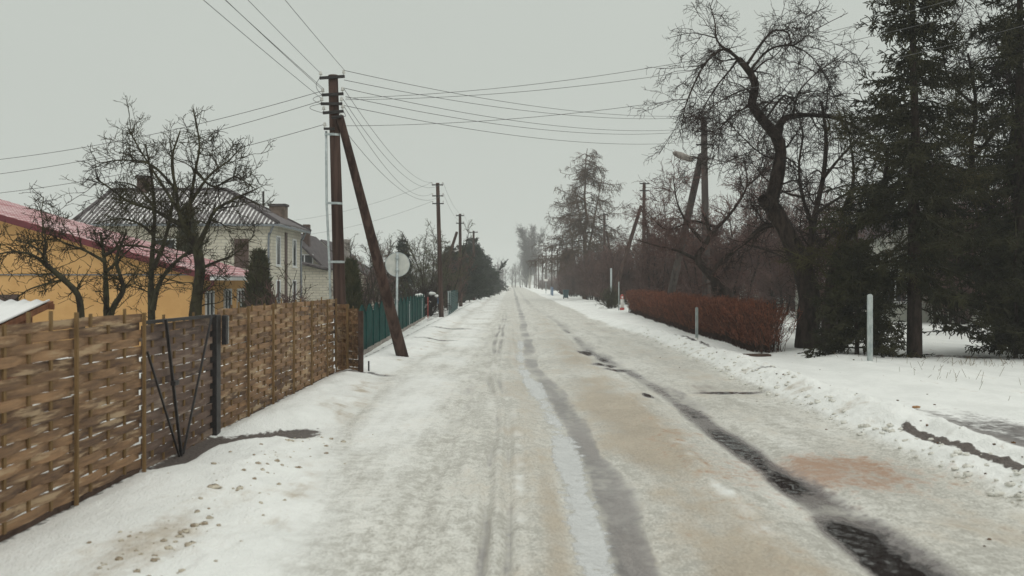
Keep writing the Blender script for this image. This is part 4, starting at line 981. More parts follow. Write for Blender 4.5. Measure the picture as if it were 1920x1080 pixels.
conifer('spruce_tree', (-8.0, 75, gz(-8, 75)), 'lone narrow conifer standing behind the round sign on the left', 5.2, 1.15, 200, 72, 'needle_far', .3, None, .034, (11, 10), .1, .75, .1, .5)

def columnar(name, root, label, H, Rb, n, seed, mat='thuja', group=None, k=1.0):
    rng = np.random.default_rng(seed); root = np.array(root, float); root[2] = gz(root[0], root[1])
    t = thing(name, root, label, 'shrub', group)
    MB().tube([root + np.array((0, 0, -.1)), root + np.array((0, 0, H * .9))], [.08, .02], 7).build('trunk', M['bark_dark'], t)
    u = rng.random(n); z = H * u ** 1.15 * .98; prof = Rb * np.minimum(1, .75 + u * 1.2) * (1 - u ** 1.7) ** .75 + .02
    az = rng.random(n) * 6.283; rr = prof * rng.uniform(.45, 1.03, n) ** .6 * (1 + .18 * np.sin(az * 3 + z * 2.3))
    p = root + np.stack([np.cos(az) * rr, np.sin(az) * rr, z], -1)
    d = norm(np.stack([np.cos(az) * .45, np.sin(az) * .45, np.ones(n)], -1) + .3 * rng.normal(size=(n, 3)))
    L = (.16 + .2 * rng.random(n)) * k; s_ = np.linspace(0, 1, 4)
    pts = p[:, None] + d[:, None] * (L[:, None] * s_[None])[:, :, None]
    rad = (.026 * k) * np.array([.6, 1.0, .8, .2])[None] * rng.uniform(.6, 1.2, (n, 1))
    v, f = tubes([(pts, rad)], 4); np_mesh('crown', v, f, M[mat], t)
    return t
gT = 'columnar evergreens among the left houses'
columnar('columnar_thuja', (-7.95, 32.2, 0), 'conical dark evergreen at the eave end of the yellow building', 2.75, .42, 3600, 81, group=gT)
columnar('columnar_thuja', (-13.3, 42, 0), 'tall narrow evergreen seen through the tallest apple tree', 4.9, .55, 4200, 82, group=gT, k=1.3)
columnar('columnar_thuja', (-5.2, 33, 0), 'slim evergreen just right of the big utility pole', 2.5, .30, 3000, 83, group=gT)
columnar('columnar_thuja', (8.1, 150, 0), 'dark reddish columnar evergreen at the far end of the right bushes', 6.2, 1.15, 3600, 84, mat='twig_red', k=3.0)

# dark thicket of bushes and trees behind the hedge and along the right side of the far road
gR = 'leafless bushes along the right side of the far road'
s1 = shrub('bare_bush', (9.6, 84, 0), 'nearest leafless bush beyond the white and red marker', 5.0, 3.2, 44, 'twig_red', 91, scaled(SH, 1.5), gR, .035, lean=.2)
s2 = shrub('bare_bush', (9.2, 96, 0), 'leafless bush in front of the larch foot', 5.2, 3.4, 44, 'twig_red', 92, scaled(SH, 1.6), gR, .035, lean=.2)
lab_row = 'leafless dark bush in the row along the right side of the far road'
for i, (x, yv, sc) in enumerate(((8.9, 106, 1.0), (9.4, 118, .95), (8.6, 130, .95), (9.2, 140, .9), (10.2, 172, .55), (10.4, 200, .5), (9.8, 226, .5), (9.2, 252, .5), (8.6, 285, .5), (12.5, 150, 1.1), (12.5, 122, 1.1), (14, 190, .7), (13, 240, .7))):
    copy_thing((s1, s2)[i % 2], (x, yv, gz(x, yv)), i * 1.7, sc, lab_row, gR)
gB = 'leafless trees in the thicket behind the red hedge'
TH = [dict(BIG[0], dens=4.5, length=2.2, t0=.1, up=.05, rmin=.016), dict(BIG[1], dens=5, length=.95, up=.03, rmin=.012), dict(BIG[2], dens=5.5, length=.42, up=.0, rmin=.010)]
t1_ = shrub('thicket_tree', (10.2, 50, 0), 'leafless tree of the dark thicket behind the red hedge', 5.6, 2.4, 16, 'twig_red', 93, TH, gB, .08, 'tree', .26)
t2_ = shrub('thicket_tree', (9.6, 60, 0), 'leafless tree of the dark thicket behind the red hedge', 6.4, 2.8, 16, 'twig_red', 94, TH, gB, .08, 'tree', .26)
for i, (x, yv, sc) in enumerate(((12.2, 70, .85), (14.5, 57, 1.05), (12.6, 66, 1.0), (18.5, 62, 1.15), (19.5, 44, 1.1), (22.5, 52, 1.2), (11.8, 80, 1.1), (11.6, 37, .7), (17.6, 34, .95), (23.5, 40, 1.1))):
    copy_thing((t1_, t2_)[i % 2], (x, yv, gz(x, yv)), i * 2.1, sc, 'leafless tree of the dark thicket behind the red hedge', gB)

# clipped hedge, rust brown
rng = np.random.default_rng(95)
hg = thing('clipped_hedge', (6.6, 26, 0), 'long low clipped leafless hedge of rust-brown twigs on the right', 'hedge')
n = 5200; yv = 25.8 + 36 * rng.random(n) ** 1.35; xoff = .66 * rng.random(n); xv = 6.2 + .8 * (yv - 25.8) / 36 + xoff + .05 * np.sin(yv * 1.3)
keep = rng.random(n) < np.clip(.22 + (yv - 25.8) / 2.2 + (.35 - xoff) * .5, .2, 1); yv = yv[keep]; xv = xv[keep]; n = len(yv)
L = (1.30 + .10 * fbm(yv * .8, xv * 2, 97, 3) + .10 * sst(30, 50, yv)) * rng.uniform(.80, 1.04, n)
d = norm(np.stack([.10 * rng.normal(size=n), .10 * rng.normal(size=n), np.ones(n)], -1)); K = 6
pts = np.empty((n, K, 3)); pts[:, 0] = np.stack([xv, yv, terrain(xv, yv) - .03], -1)
for k in range(1, K):
    d = norm(d + .12 * rng.normal(size=(n, 3))); pts[:, k] = pts[:, k - 1] + d * (L / (K - 1))[:, None]
st_ = (pts, .0085 * rng.uniform(.6, 1.4, (n, 1)) * (1 - .5 * np.linspace(0, 1, K))[None])
v, f = tubes([st_], 3); np_mesh('stems', v, f, M['hedge_stem'], hg)
h2 = grow(*st_, rng, dens=11, length=.30, ang=(20, 55), t0=.16, K=4, wander=.2, up=.12, rmax=.0075, rmin=.0065)
ok = (h2[0][:, -1, 2] < 1.50 + .09 * rng.random(len(h2[0])) ** 3 + .05 * vnoise(h2[0][:, -1, 1] * 1.5, h2[0][:, -1, 0], 5))
h2 = (h2[0][ok], h2[1][ok])
v, f = tubes([h2], 3); np_mesh('twigs', v, f, M['hedge'], hg)

# far woods closing the view
def wood(name, label, x0, x1, y0, y1, n, hh, seed, mat, r):
    rng = np.random.default_rng(seed)
    x = rng.uniform(x0, x1, n); yv = rng.uniform(y0, y1, n); h = hh * rng.uniform(.55, 1.15, n) * (.7 + .4 * vnoise(x * .06, yv * .03, seed))
    K = 6; s_ = np.linspace(0, 1, K); pts = np.stack([x, yv, 0 * x - .3], -1)[:, None] + np.stack([.06 * rng.normal(size=(n, 1)) * s_ * h[:, None], .06 * rng.normal(size=(n, 1)) * s_ * h[:, None], s_[None] * h[:, None]], -1)
    S_ = (pts, r * 2.2 * np.ones((n, 1)) * (1 - .8 * s_)[None])
    a = grow(*S_, rng, dens=1.6, length=hh * .38, ang=(25, 55), t0=.15, K=5, wander=.15, up=.08, rmax=r * 1.2, rmin=r)
    b = grow(*a, rng, dens=1.0, length=hh * .16, ang=(25, 60), t0=.1, K=3, wander=.2, up=0, rmax=r, rmin=r * .9)
    v, f = tubes([S_, a, b], 3)
    return tag(np_mesh(name, v, f, M[mat]), label, 'woods', kind='stuff')
wood('far_woods', 'distant hazy woods closing the end of the road', -70, 60, 400, 470, 260, 11, 98, 'twig_birch', .07)
wood('roadside_scrub', 'distant hazy scrub along the right side of the road near the birch', 7, 26, 270, 380, 130, 5, 99, 'twig_red', .05)
wood('garden_trees', 'far leafless garden trees behind the left houses and conifers', -42, -8, 110, 260, 110, 6.5, 100, 'twig_birch', .045)
wood('garden_woods', 'far leafless trees behind the thicket on the right', 17, 75, 75, 130, 80, 7.5, 101, 'twig_birch', .03)

# shrubs by the white house and behind the fence
gF = 'bare shrubs in the left gardens'
shrub('garden_shrub', (-7.0, 30, 0), 'twiggy bare shrub before the pale brick houses, left of the big pole', 2.7, 1.8, 11, 'twig_moss', 102, [dict(SH[0], dens=2.2), dict(SH[1], dens=3.2), dict(SH[2], dens=4)], gF, .03)
shrub('garden_shrub', (-6.1, 27, 0), 'low bare shrub just over the fence top left of the big pole', 1.7, 1.6, 14, 'twig_red', 103, SHL, gF, .02)
shrub('garden_shrub', (-6.4, 45, 0), 'bare garden tree between the big pole and its brace', 4.6, 1.6, 7, 'twig_moss', 104, SHL, gF, .05)
shrub('garden_shrub', (-8.2, 58, 0), 'bare bush behind the green fence under the lean of the brace', 3.0, 2.4, 14, 'twig_red', 105, scaled(SHL, 1.2), gF, .04)
snb = shrub('snowy_bush', (-4.9, 57.5, 0), 'low dark bush dusted with snow at the end of the green fence', 1.5, 1.0, 22, 'twig_brown', 106, SH, None, .03)
v, f = lumps(np.random.default_rng(9), 26, lambda y, r: -4.9 + r.normal() * .45, (57.0, 58.1), .10)
v[:, 2] += np.repeat(np.random.default_rng(10).uniform(.3, 1.3, 26), 35); np_mesh('snow_pads', v, f, M['snow_plain'], snb, smooth=True)
shrub('yellow_shrub', (7.0, 72, 0), 'small yellowish twiggy shrub at the foot of the leaning brace', 1.2, .7, 24, 'twig_green', 107, SH, None, .02)

# dry stalks in the snow at right
rng = np.random.default_rng(110); n = 170
xv = np.concatenate([rng.uniform(7.2, 11.5, 90), rng.normal(7.9, .25, 20), rng.normal(10.3, .7, 60)]); yv = np.concatenate([rng.uniform(13, 24, 90), rng.normal(19.0, .5, 20), rng.normal(21.8, .4, 60)])
d = norm(np.stack([.5 * rng.normal(size=n), .5 * rng.normal(size=n), np.ones(n)], -1)); L = rng.uniform(.05, .22, n); s_ = np.linspace(0, 1, 4)
pts = np.stack([xv, yv, terrain(xv, yv) - .01], -1)[:, None] + d[:, None] * (L[:, None] * s_[None])[:, :, None]
v, f = tubes([(pts, np.full((n, 4), .0035))], 3)
tag(np_mesh('dry_grass', v, f, M['dry_grass']), 'dry grass stalks poking through the snowy yard on the right', 'grass', kind='stuff')

# ------------------------------------------------------------------ buildings
def window(parent, axis, c, w, h, out, frame='white_frame', bars=1):
    """axis 'y': in a wall facing -Y; axis 'x': in a wall facing +X. c = centre on the wall face"""
    t = .07; d = .05
    def bx(mb, u0, z0, u1, z1, o0, o1):
        if axis == 'y': mb.box(c[0] + u0, c[1] - o1, c[2] + z0, c[0] + u1, c[1] - o0, c[2] + z1)
        else: mb.box(c[0] + o0, c[1] + u0, c[2] + z0, c[0] + o1, c[1] + u1, c[2] + z1)
    f_ = MB()
    bx(f_, -w / 2, -h / 2, -w / 2 + t, h / 2, 0, d); bx(f_, w / 2 - t, -h / 2, w / 2, h / 2, 0, d)
    bx(f_, -w / 2 + t, -h / 2, w / 2 - t, -h / 2 + t, 0, d); bx(f_, -w / 2 + t, h / 2 - t, w / 2 - t, h / 2, 0, d)
    if bars: bx(f_, -t / 2, -h / 2 + t, t / 2, h / 2 - t, 0, d * .9)
    fo = f_.build('window', M[frame], parent)
    g = MB(); bx(g, -w / 2 + t, -h / 2 + t, w / 2 - t, h / 2 - t, .004, .018); g.build('pane', M['glass'], fo)
    sl = MB(); bx(sl, -w / 2 - .05, -h / 2 - .05, w / 2 + .05, -h / 2 - .003, 0, d + .05); sl.build('sill', M[frame], fo)
    return fo

def corr_sheet(name, p0, udir, sdir, nrm_, W_, vmax0, parent, mat, pitch, amp, nstep=0, vfun=None, colsper=6, step_h=.02):
    """corrugated sheet: u along the eave, v up the slope; vfun(u) -> (v0, v1)"""
    nu = int(W_ / pitch * colsper) + 1; us = np.linspace(0, W_, nu); nv = max(6, nstep * 4) if nstep else 6
    V, val = [], []
    p0 = np.array(p0, float); udir = np.array(udir, float); sdir = np.array(sdir, float); nrm_ = np.array(nrm_, float)
    for u in us:
        v0, v1 = vfun(u) if vfun else (0, vmax0)
        ph = math.cos(2 * math.pi * u / pitch)
        for j in range(nv + 1):
            vv = v0 + (v1 - v0) * j / nv
            st = 0
            if nstep: st = step_h * (1 - ((vv / vmax0 * nstep) % 1.0))
            V.append(p0 + udir * u + sdir * vv + nrm_ * (amp * ph + st)); val.append(.5 - .5 * ph + (.25 - .5 * ((vv / vmax0 * nstep) % 1.0) if nstep else 0))
    I = np.arange(nu * (nv + 1)).reshape(nu, nv + 1)
    F = np.stack([I[:-1, :-1], I[1:, :-1], I[1:, 1:], I[:-1, 1:]], -1).reshape(-1, 4)
    o = np_mesh(name, np.array(V), F, M[mat], parent, smooth=True, attrs={'val': np.array(val)})
    m = o.modifiers.new('thickness', 'SOLIDIFY'); m.thickness = .02
    return o

# yellow building, ridge parallel to the road, its gable towards us
yb_ = thing('yellow_building', (-13, 33, 0), 'long yellow rendered building with red metal tile roof behind the left fence', 'building')
XE, XW, YG, YF = -8.75, -9.35, 30.0, 36.2      # eave line, side wall, gable, far wall
ZE = 2.10; SL = .288; XR = -20.0
zt = lambda x: ZE + (XE - x) * SL
mb = MB(); mb.prism([(XW, YG, -.2), (XR, YG, -.2), (XR, YG, zt(XR) - .16), (XW, YG, zt(XW) - .16)], (0, YF - YG, 0)); mb.build('wall', M['yellow_render'], yb_)
sl_len = math.hypot(XE - XR, (XE - XR) * SL); sv = np.array((-1, 0, SL)); sv /= np.linalg.norm(sv); nv_ = np.array((SL, 0, 1)); nv_ /= np.linalg.norm(nv_)
corr_sheet('roof', (XE, YG - .35, ZE), (0, 1, 0), sv, nv_, YF - YG + .8, sl_len, yb_, 'red_tile', .20, .02, nstep=34, step_h=.025)
mb = MB(); mb.prism([(XE, YG - .36, ZE - .16), (XR, YG - .36, zt(XR) - .16), (XR, YG - .36, zt(XR) + .03), (XE, YG - .36, ZE + .02)], (0, .03, 0)); mb.build('verge_board', M['red_trim'], yb_)
mb = MB(); mb.prism([(XE - .02, YG - .32, ZE - .09), (XR, YG - .32, zt(XR) - .09), (XR, YG - .32, zt(XR) - .05), (XE - .02, YG - .32, ZE - .05)], (0, YF - YG + .7, 0)); mb.build('soffit', M['white_frame'], yb_)
MB().box(XE - .02, YG - .35, ZE - .13, XE + .11, YF + .4, ZE - .03).build('gutter', M['white_frame'], yb_)
for yy in (YG - .25, YF + .25):
    pt = spline([(XE + .04, yy, ZE - .1), (XE + .02, yy, ZE - .28), (XW + .25, yy, ZE - .55), (XW + .08, yy, ZE - .75), (XW + .08, yy, .9), (XW + .08, yy, .0)], 24)
    MB().tube(pt, .05, 8).build('downpipe', M['red_trim'], yb_, smooth=True)
MB().tube([(XR, YG - .03, 2.13), (XW, YG - .03, 2.13)], .02, 6).build('wall_cable', M['pipe_grey'], yb_)
MB().box(-17.0, YG - .05, 1.17, -14.45, YG - .003, 1.55).build('dark_window', M['brown_board'], yb_)
for yy, zz in ((31.6, 1.15), (33.6, 1.2), (35.2, 1.2)): window(yb_, 'x', (XW, yy, zz), .85, 1.0, 1)

# lean-to roof with snow
sh = thing('shed', (-4.9, 9.6, 0), 'small shed with snowy corrugated roof behind the fence at the left edge', 'shed')
shx = -5.78
sn_ = math.hypot(2.4, .46)
corr_sheet('roof', (shx - 3.2, 10.4, 1.22), (1, 0, 0), np.array((0, 2.4, .46)) / sn_, np.array((0, -.46, 2.4)) / sn_, 3.2, sn_, sh, 'shed_roof', .16, .014)
MB().bar((shx - .02, 10.42, 1.16), (shx - .02, 12.9, 1.635), .05, .07).build('rafter', M['red_shed'], sh)
MB().bar((shx + .06, 12.78, 1.60), (shx - 3.2, 12.78, 1.60), .05, .07).build('fascia', M['red_shed'], sh)
MB().prism([(shx - .12, 10.7, -.1), (shx - .12, 12.6, -.1), (shx - .12, 12.6, 1.50), (shx - .12, 10.7, 1.14)], (-3.0, 0, 0)).build('wall', M['red_shed'], sh)

# white brick house with hipped corrugated roof
hw = thing('brick_house', (-16, 53.5, 0), 'two-storey pale brick house with grey snow-streaked hipped roof', 'house')
HX0, HX1, HY0, HY1, HZ = -20.9, -11.75, 50.0, 57.0, 4.78
MB().box(HX0, HY0, -.2, HX1, HY1, HZ).build('wall', M['brick'], hw)
ov = .45; ex0, ex1, ey0, ey1 = HX0 - ov, HX1 + ov, HY0 - ov, HY1 + ov
rz_ = 6.75; hd = (ey1 - ey0) / 2; rise = rz_ - HZ; ns = math.hypot(hd, rise); hipx = 3.6
fs_ = np.array((0, hd, rise)) / ns; fn = np.array((0, -rise, hd)) / ns
Wf = ex1 - ex0
hl_ = .5
def trap(u): return (0, ns * min(1.0, (u + .001) / hl_, (Wf - u + .001) / hipx))
def trapb(u): return (0, ns * min(1.0, (u + .001) / hipx, (Wf - u + .001) / hl_))
rf = corr_sheet('roof', (ex0, ey0, HZ), (1, 0, 0), fs_, fn, Wf, ns, hw, 'corrugated', .22, .03, vfun=trap)
corr_sheet('roof', (ex1, ey1, HZ), (-1, 0, 0), np.array((0, -hd, rise)) / ns, np.array((0, rise, hd)) / ns, Wf, ns, hw, 'corrugated', .22, .03, vfun=trapb)
n2 = math.hypot(hipx, rise); Ws = ey1 - ey0
def tri(u): return (0, n2 * min(u + .001, Ws - u + .001) / (Ws / 2))
corr_sheet('roof', (ex1, ey0, HZ), (0, 1, 0), np.array((-hipx, 0, rise)) / n2, np.array((rise, 0, hipx)) / n2, Ws, n2, hw, 'corrugated', .22, .03, vfun=tri)
n3 = math.hypot(hl_, rise)
def tri3(u): return (0, n3 * min(u + .001, Ws - u + .001) / (Ws / 2))
corr_sheet('roof', (ex0, ey1, HZ), (0, -1, 0), np.array((hl_, 0, rise)) / n3, np.array((-rise, 0, hl_)) / n3, Ws, n3, hw, 'corrugated', .22, .03, vfun=tri3)
mb = MB()
mb.tube([(ex0 + hl_, (ey0 + ey1) / 2, rz_ + .03), (ex1 - hipx, (ey0 + ey1) / 2, rz_ + .03)], .09, 8)
for cx, rx in ((ex1, ex1 - hipx), (ex0, ex0 + hl_)):
    for cy in (ey0, ey1): mb.tube([(cx, cy, HZ + .03), (rx, (ey0 + ey1) / 2, rz_ + .03)], .09, 8)
mb.build('ridge_cap', M['dark_roof'], hw, smooth=True)
mb = MB(); mb.box(ex0, ey0 - .02, HZ - .14, ex1, ey0 + .02, HZ - .035); mb.box(ex1 - .02, ey0 + .025, HZ - .14, ex1 + .02, ey1, HZ - .035); mb.build('gutter', M['pipe_grey'], hw)
MB().box(ex0 + .03, ey0 + .03, HZ - .08, ex1 - .03, ey1 - .03, HZ - .04).build('soffit', M['pale_wall'], hw)
for (px0, py0) in ((HX1 - .12, HY0 - .06), (HX1 + .06, HY1 - .2)):
    MB().tube(spline([(px0 + .3, py0 - .25, HZ - .1), (px0 + .1, py0 - .06, HZ - .45), (px0, py0, HZ - .7), (px0, py0, 2), (px0, py0, 0)], 16), .055, 8).build('downpipe', M['pipe_grey'], hw, smooth=True)
for (a, b, c_, d_, zt_) in ((-19.5, 53.2, -18.9, 53.8, 7.35), (-13.15, 55.4, -12.3, 56.2, 6.05)):
    ch = MB().box(a, b, 4.9, c_, d_, zt_).build('chimney', M['chim_brick'] if a > -15 else M['brown_board'], hw, bevel=.02)
    MB().box(a - .06, b - .06, zt_ + .003, c_ + .06, d_ + .06, zt_ + .12).build('chimney_cap', M['dark_roof'], ch)
MB().tube([(-13.6, 56.0, 5.3), (-13.6, 56.0, 6.9)], .06, 8).build('flue', M['iron'], hw)
MB().box(-13.55, HY0 - .05, 2.6, -12.85, HY0 - .003, 4.05).build('shutter', M['brown_board'], hw)
window(hw, 'y', (-17.0, HY0, 3.4), 1.2, 1.3, 1); window(hw, 'y', (-19.5, HY0, 3.4), 1.2, 1.3, 1)
window(hw, 'y', (-16.2, HY0, 1.2), 1.2, 1.2, 1); window(hw, 'y', (-13.2, HY0, 1.2), 1.0, 1.2, 1)
for yy in (51.4, 55.2):
    window(hw, 'x', (HX1, yy, 3.5), .9, 1.5, 1, bars=0); window(hw, 'x', (HX1, yy, 1.3), .9, 1.5, 1, bars=0)
MB().box(HX1 + .003, 52.9, .2, HX1 + .05, 53.4, 4.5).build('wall_panel', M['brown_board'], hw)

def gable_house(name, label, xp, zp, xr, zr, xl, zl, y0, y1, roofm='dark_roof', wallm='brick', chim=None, th=.16, dormer=False):
    t = thing(name, ((xl + xr) / 2, (y0 + y1) / 2, 0), label, 'house')
    def zroof(x): return zp + (x - xp) * ((zr - zp) / (xr - xp) if x > xp else (zl - zp) / (xl - xp))
    ix = .35
    MB().prism([(xl + ix, y0, -.2), (xr - ix, y0, -.2), (xr - ix, y0, zroof(xr - ix) - th - .01), (xp, y0, zp - th - .02), (xl + ix, y0, zroof(xl + ix) - th - .01)], (0, y1 - y0, 0)).build('wall', M[wallm], t)
    MB().prism([(xp, y0 - .35, zp), (xr, y0 - .35, zr), (xr, y0 - .35, zr - th), (xp, y0 - .35, zp - th)], (0, y1 - y0 + .7, 0)).build('roof', M[roofm], t)
    MB().prism([(xp - .002, y0 - .35, zp), (xl, y0 - .35, zl), (xl, y0 - .35, zl - th), (xp - .002, y0 - .35, zp - th)], (0, y1 - y0 + .7, 0)).build('roof', M[roofm], t)
    if chim:
        x, y, zt_, w = chim
        MB().box(x - w / 2, y - w / 2, zroof(x) - .3, x + w / 2, y + w / 2, zt_).build('chimney', M['brown_board'], t, bevel=.015)
    return t
# second house (its gable just right of the white house)
q = lambda px, py, Y: P(px, py, Y)
pk = q(548, 436, 64); rt = q(628, 518, 64)
h2_ = gable_house('gabled_house', 'brick house with steep dark roof and tall thin chimney right of the white house', pk[0] - .3, pk[2] + .15, rt[0], rt[2], pk[0] - 4.2, 2.3, 64, 73, chim=(q(575, 440, 66)[0], 66, q(575, 421, 66)[2], .42))
pa = q(541, 487, 61); pb = q(622, 503, 61)
MB().prism([(pa[0], 60.2, pa[2]), (pb[0], 60.2, pb[2]), (pb[0], 60.2, pb[2] - .12), (pa[0], 60.2, pa[2] - .12)], (0, 3.4, 0)).build('porch_roof', M['dark_roof'], h2_)
MB().prism([(pa[0] + .2, 60.6, -.2), (pb[0] - .2, 60.6, -.2), (pb[0] - .2, 60.6, pb[2] - .16), (pa[0] + .2, 60.6, pa[2] - .16)], (0, 3.35, 0)).build('porch_wall', M['brick'], h2_)
window(h2_, 'y', (q(571, 487, 64)[0], 64, q(571, 487, 64)[2]), 1.1, .7, 1)
pk = q(604, 449, 84); rt = q(668, 516, 84)
h3_ = gable_house('gabled_house', 'farther brick house whose gable shows between the thin chimney and the big pole', pk[0], pk[2], rt[0], rt[2], pk[0] - 3.4, 2.4, 84, 94)
MB().box(q(636, 450, 86)[0], 85.5, 3.0, q(653, 450, 86)[0], 87, q(636, 449, 86)[2]).build('dormer', M['concrete'], h3_)
pk = q(655, 492, 78); rt = q(712, 530, 78)
gable_house('outbuilding', 'low outbuilding with a flat sloping roof right of the big pole', pk[0], pk[2], rt[0], rt[2], pk[0] - 2.0, 2.8, 78, 86)
# pale house glimpsed through the right trees
hr = gable_house('pale_house', 'pale house glimpsed through the bare branches behind the red hedge', 20.5, 5.6, 25.5, 3.0, 15.5, 3.0, 66, 76, wallm='pale_wall')
window(hr, 'y', (17.6, 66, 1.5), 1.2, 1.3, 1); window(hr, 'y', (21.0, 66, 1.5), 1.2, 1.3, 1)
hr2 = gable_house('pale_house', 'pale cottage glimpsed between the crooked trunk and the spruce', 19.0, 5.4, 23.5, 3.2, 14.6, 3.2, 46, 54, wallm='pale_wall')
window(hr2, 'y', (17.2, 46, 1.6), 1.1, 1.2, 1); window(hr2, 'y', (20.6, 46, 1.6), 1.1, 1.2, 1)

# ------------------------------------------------------------------ green fences
gf = thing('picket_fence', (-4.2, 38, 0), 'dark green picket fence with arched tops on the left beyond the sign', 'fence')
fa, fb = np.array((-3.90, 25.9)), np.array((-4.62, 53.8)); nsec = 16; fd = (fb - fa) / nsec; fL = np.linalg.norm(fd); fu = fd / fL
for i in range(nsec):
    o0 = fa + fd * i; mb = MB(); npk = 13
    for j in range(npk):
        u = (j + .5) / npk; c_ = o0 + fd * u; w = fL / npk * .492
        ht = .98 + .32 * (1 - abs(2 * u - 1) ** 1.6)
        a = c_ - fu * w; b = c_ + fu * w
        mb.prism([(a[0], a[1], .12), (b[0], b[1], .12), (b[0], b[1], ht - .03), (c_[0], c_[1], ht + .03), (a[0], a[1], ht - .03)], (-.012, 0, 0))
    for zz in (.28, .72): mb.bar((o0[0] - .03, o0[1] + .03, zz), ((o0 + fd)[0] - .03, (o0 + fd)[1] - .03, zz), .03, .04)
    s_ = np.linspace(0, 1, 12); mb.tube([((o0 + fd * q_)[0] + .012, (o0 + fd * q_)[1], 0.98 + .32 * (1 - abs(2 * q_ - 1) ** 1.6) + .02) for q_ in s_], .014, 5)
    mb.build('picket_panel', M['green_paint'], gf)
for i in range(nsec + 1):
    o0 = fa + fd * i
    MB().box(o0[0] - .03, o0[1] - .03, -.1, o0[0] + .03, o0[1] + .03, 1.12).build('post', M['green_paint'] if i % 5 else M['zinc'], gf, bevel=.005)
MB().bar((fa[0], fa[1], .03), (fb[0], fb[1], .03), .12, .16).build('plinth', M['concrete'], gf)

mf = thing('mesh_fence', (-4.0, 62, 0), 'green wire mesh fence at the foot of the left bushes past the slim pole', 'fence')
ma, mbn = np.array((-3.62, 58.2)), np.array((-3.95, 74)); md = (mbn - ma); mb = MB()
for k in range(90):
    p_ = ma + md * k / 89; mb.bar((p_[0], p_[1], .05), (p_[0], p_[1], 1.32), .022, .022)
for zz in np.linspace(.1, 1.3, 12): mb.bar((ma[0] + .02, ma[1], zz), (mbn[0] + .02, mbn[1], zz), .03, .03)
mb.build('mesh', M['green_mesh'], mf)
for k in range(7):
    p_ = ma + md * k / 6; MB().box(p_[0] - .035, p_[1] - .035, -.1, p_[0] + .035, p_[1] + .035, 1.42).build('post', M['zinc'] if k < 2 else M['green_mesh'], mf)
bb = thing('post_box', (-3.9, 57.4, 0), 'small blue box on a grey post beside the slim pole', 'post box')
MB().box(-4.02, 57.35, -.1, -3.95, 57.42, 1.3).build('post', M['zinc'], bb); MB().box(-4.16, 57.18, .72, -3.98, 57.345, 1.05).build('box', M['blue_paint'], bb, bevel=.01)
rs = MB().tube([(-4.45, 54.2, -.05), (-4.45, 54.2, 1.0), (-4.45, 54.2, 1.15)], [.022, .022, .014], 8).build('reflector_post', M['red_paint'], loc=(-4.45, 54.2, 0), smooth=True)
tag(rs, 'short orange-red post at the far end of the green picket fence', 'post')
st = MB().tube([(-2.98, 21.3, -.05), (-2.98, 21.3, .27)], .018, 8).build('metal_stake', M['black_steel'], loc=(-2.98, 21.3, 0), smooth=True)
tag(st, 'short black metal stake in the snow by the fence end', 'stake')

# ------------------------------------------------------------------ right verge: posts, marker, far bits
def round_post(x, y, h, w, label):
    z = gz(x, y); t = w / 2
    prof = [(-t, -.1)] + [(t, -.1)] + [(t * math.cos(a), h - t + t * math.sin(a)) for a in np.linspace(0, math.pi, 12)]
    o = MB().prism([(x + u, y - t * .7, z + v_) for u, v_ in prof], (0, t * 1.4, 0)).build('concrete_post', M['post_grey'], loc=(x, y, z), bevel=.008)
    return tag(o, label, 'post', 'grey marker posts on the right verge')
round_post(7.62, 21.8, 1.42, .105, 'taller grey round-topped post in the snowy yard before the spruces')
round_post(5.72, 31.7, 1.02, .085, 'shorter grey round-topped post in front of the red hedge')
mk = thing('marker_post', (7.15, 66.5, 0), 'white marker post with red cap and red foot beyond the hedge', 'marker post')
z = gz(7.15, 66.5)
MB().tube([(7.15, 66.5, z + .16), (7.15, 66.5, z + .72)], .105, 14).build('body', M['white_paint'], mk, smooth=True)
MB().tube([(7.15, 66.5, z - .1), (7.15, 66.5, z + .157)], .15, 14).build('foot', M['red_paint'], mk, smooth=True)
MB().tube([(7.15, 66.5, z + .723), (7.15, 66.5, z + .92), (7.15, 66.5, z + 1.0), (7.15, 66.5, z + 1.03)], [.115, .115, .08, .02], 14).build('cap', M['red_paint'], mk, smooth=True)
MB().box(7.10, 66.37, z + .76, 7.20, 66.382, z + .90).build('plate', M['white_paint'], mk)
tp_ = MB().tube([(6.98, 66.9, -.1), (6.98, 66.9, 1.95)], .035, 8).build('thin_post', M['post_grey'], loc=(6.98, 66.9, 0), smooth=True); tag(tp_, 'thin grey post just left of the white and red marker', 'post')
tp_ = MB().tube([(7.55, 78, -.1), (7.55, 78, 3.0)], .075, 10).build('vent_pipe', M['zinc'], loc=(7.55, 78, 0), smooth=True); tag(tp_, 'pale metal pipe standing left of the leaning brace', 'pipe')
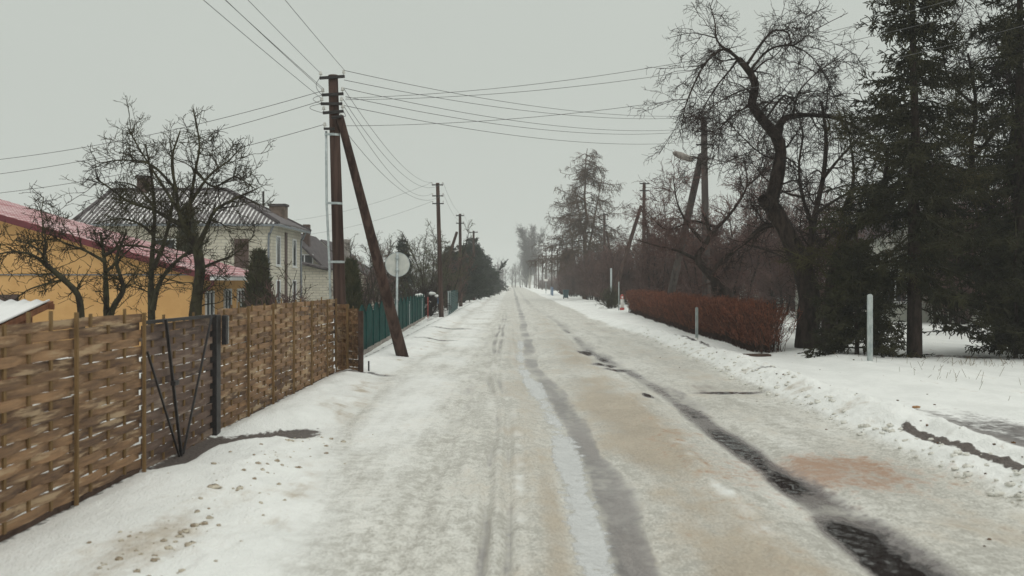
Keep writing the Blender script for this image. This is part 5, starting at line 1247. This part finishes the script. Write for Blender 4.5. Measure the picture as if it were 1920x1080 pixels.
sg2 = thing('roadside_sign', (5.9, 172, 0), 'small distant white sign on a post by the blue fence', 'sign')
MB().tube([(5.7, 172, -.1), (5.7, 172, 2.35)], .05, 8).build('post', M['zinc'], sg2); MB().box(5.38, 171.93, 2.15, 6.02, 171.945, 2.5).build('board', M['white_paint'], sg2)
bf = thing('blue_fence', (6.1, 150, 0), 'short distant blue fence on the right verge', 'fence')
for k in range(7): MB().box(5.78 + .06 * k, 146 + k * 2.5, 0, 5.88 + .06 * k, 148.2 + k * 2.5, 1.25).build('panel', M['blue_paint'], bf)
bn = thing('rubbish_bin', (6.2, 118, 0), 'teal wheeled bin standing by the far right bushes', 'bin')
zb = gz(6.2, 118)
MB().prism([(5.95, 117.6, zb + .1), (6.45, 117.6, zb + .1), (6.53, 117.55, zb + .95), (5.87, 117.55, zb + .95)], (0, .8, 0)).build('body', M['teal_paint'], bn, bevel=.03)
MB().box(5.84, 117.5, zb + .955, 6.56, 118.4, zb + 1.04).build('lid', M['teal_paint'], bn, bevel=.03)
for x in (5.95, 6.45): MB().tube([(x - .05, 118.3, zb + .12), (x + .05, 118.3, zb + .12)], .14, 10).build('wheel', M['black_steel'], bn)
cb_ = MB().box(5.28, 24.85, -.05, 6.3, 25.15, .16).build('kerb_stone', M['plinth'], loc=(5.8, 25, 0), bevel=.02); tag(cb_, 'dark wet slab showing through the snow near the hedge end', 'slab')

# ------------------------------------------------------------------ haze
hz_mat = bpy.data.materials.new('haze'); hz_mat.use_nodes = True
hn, hl = hz_mat.node_tree.nodes, hz_mat.node_tree.links; hn.clear()
ho = hn.new('ShaderNodeOutputMaterial'); hv = hn.new('ShaderNodeVolumePrincipled')
hv.inputs['Color'].default_value = (.93, .95, .95, 1); hv.inputs['Density'].default_value = .0009; hv.inputs['Anisotropy'].default_value = 0.0
hl.new(hv.outputs[0], ho.inputs['Volume'])
hz = MB().box(-400, -60, -2.5, 400, 780, 24).build('haze', hz_mat)
tag(hz, 'thin pale winter haze filling the whole street', 'haze', kind='stuff')
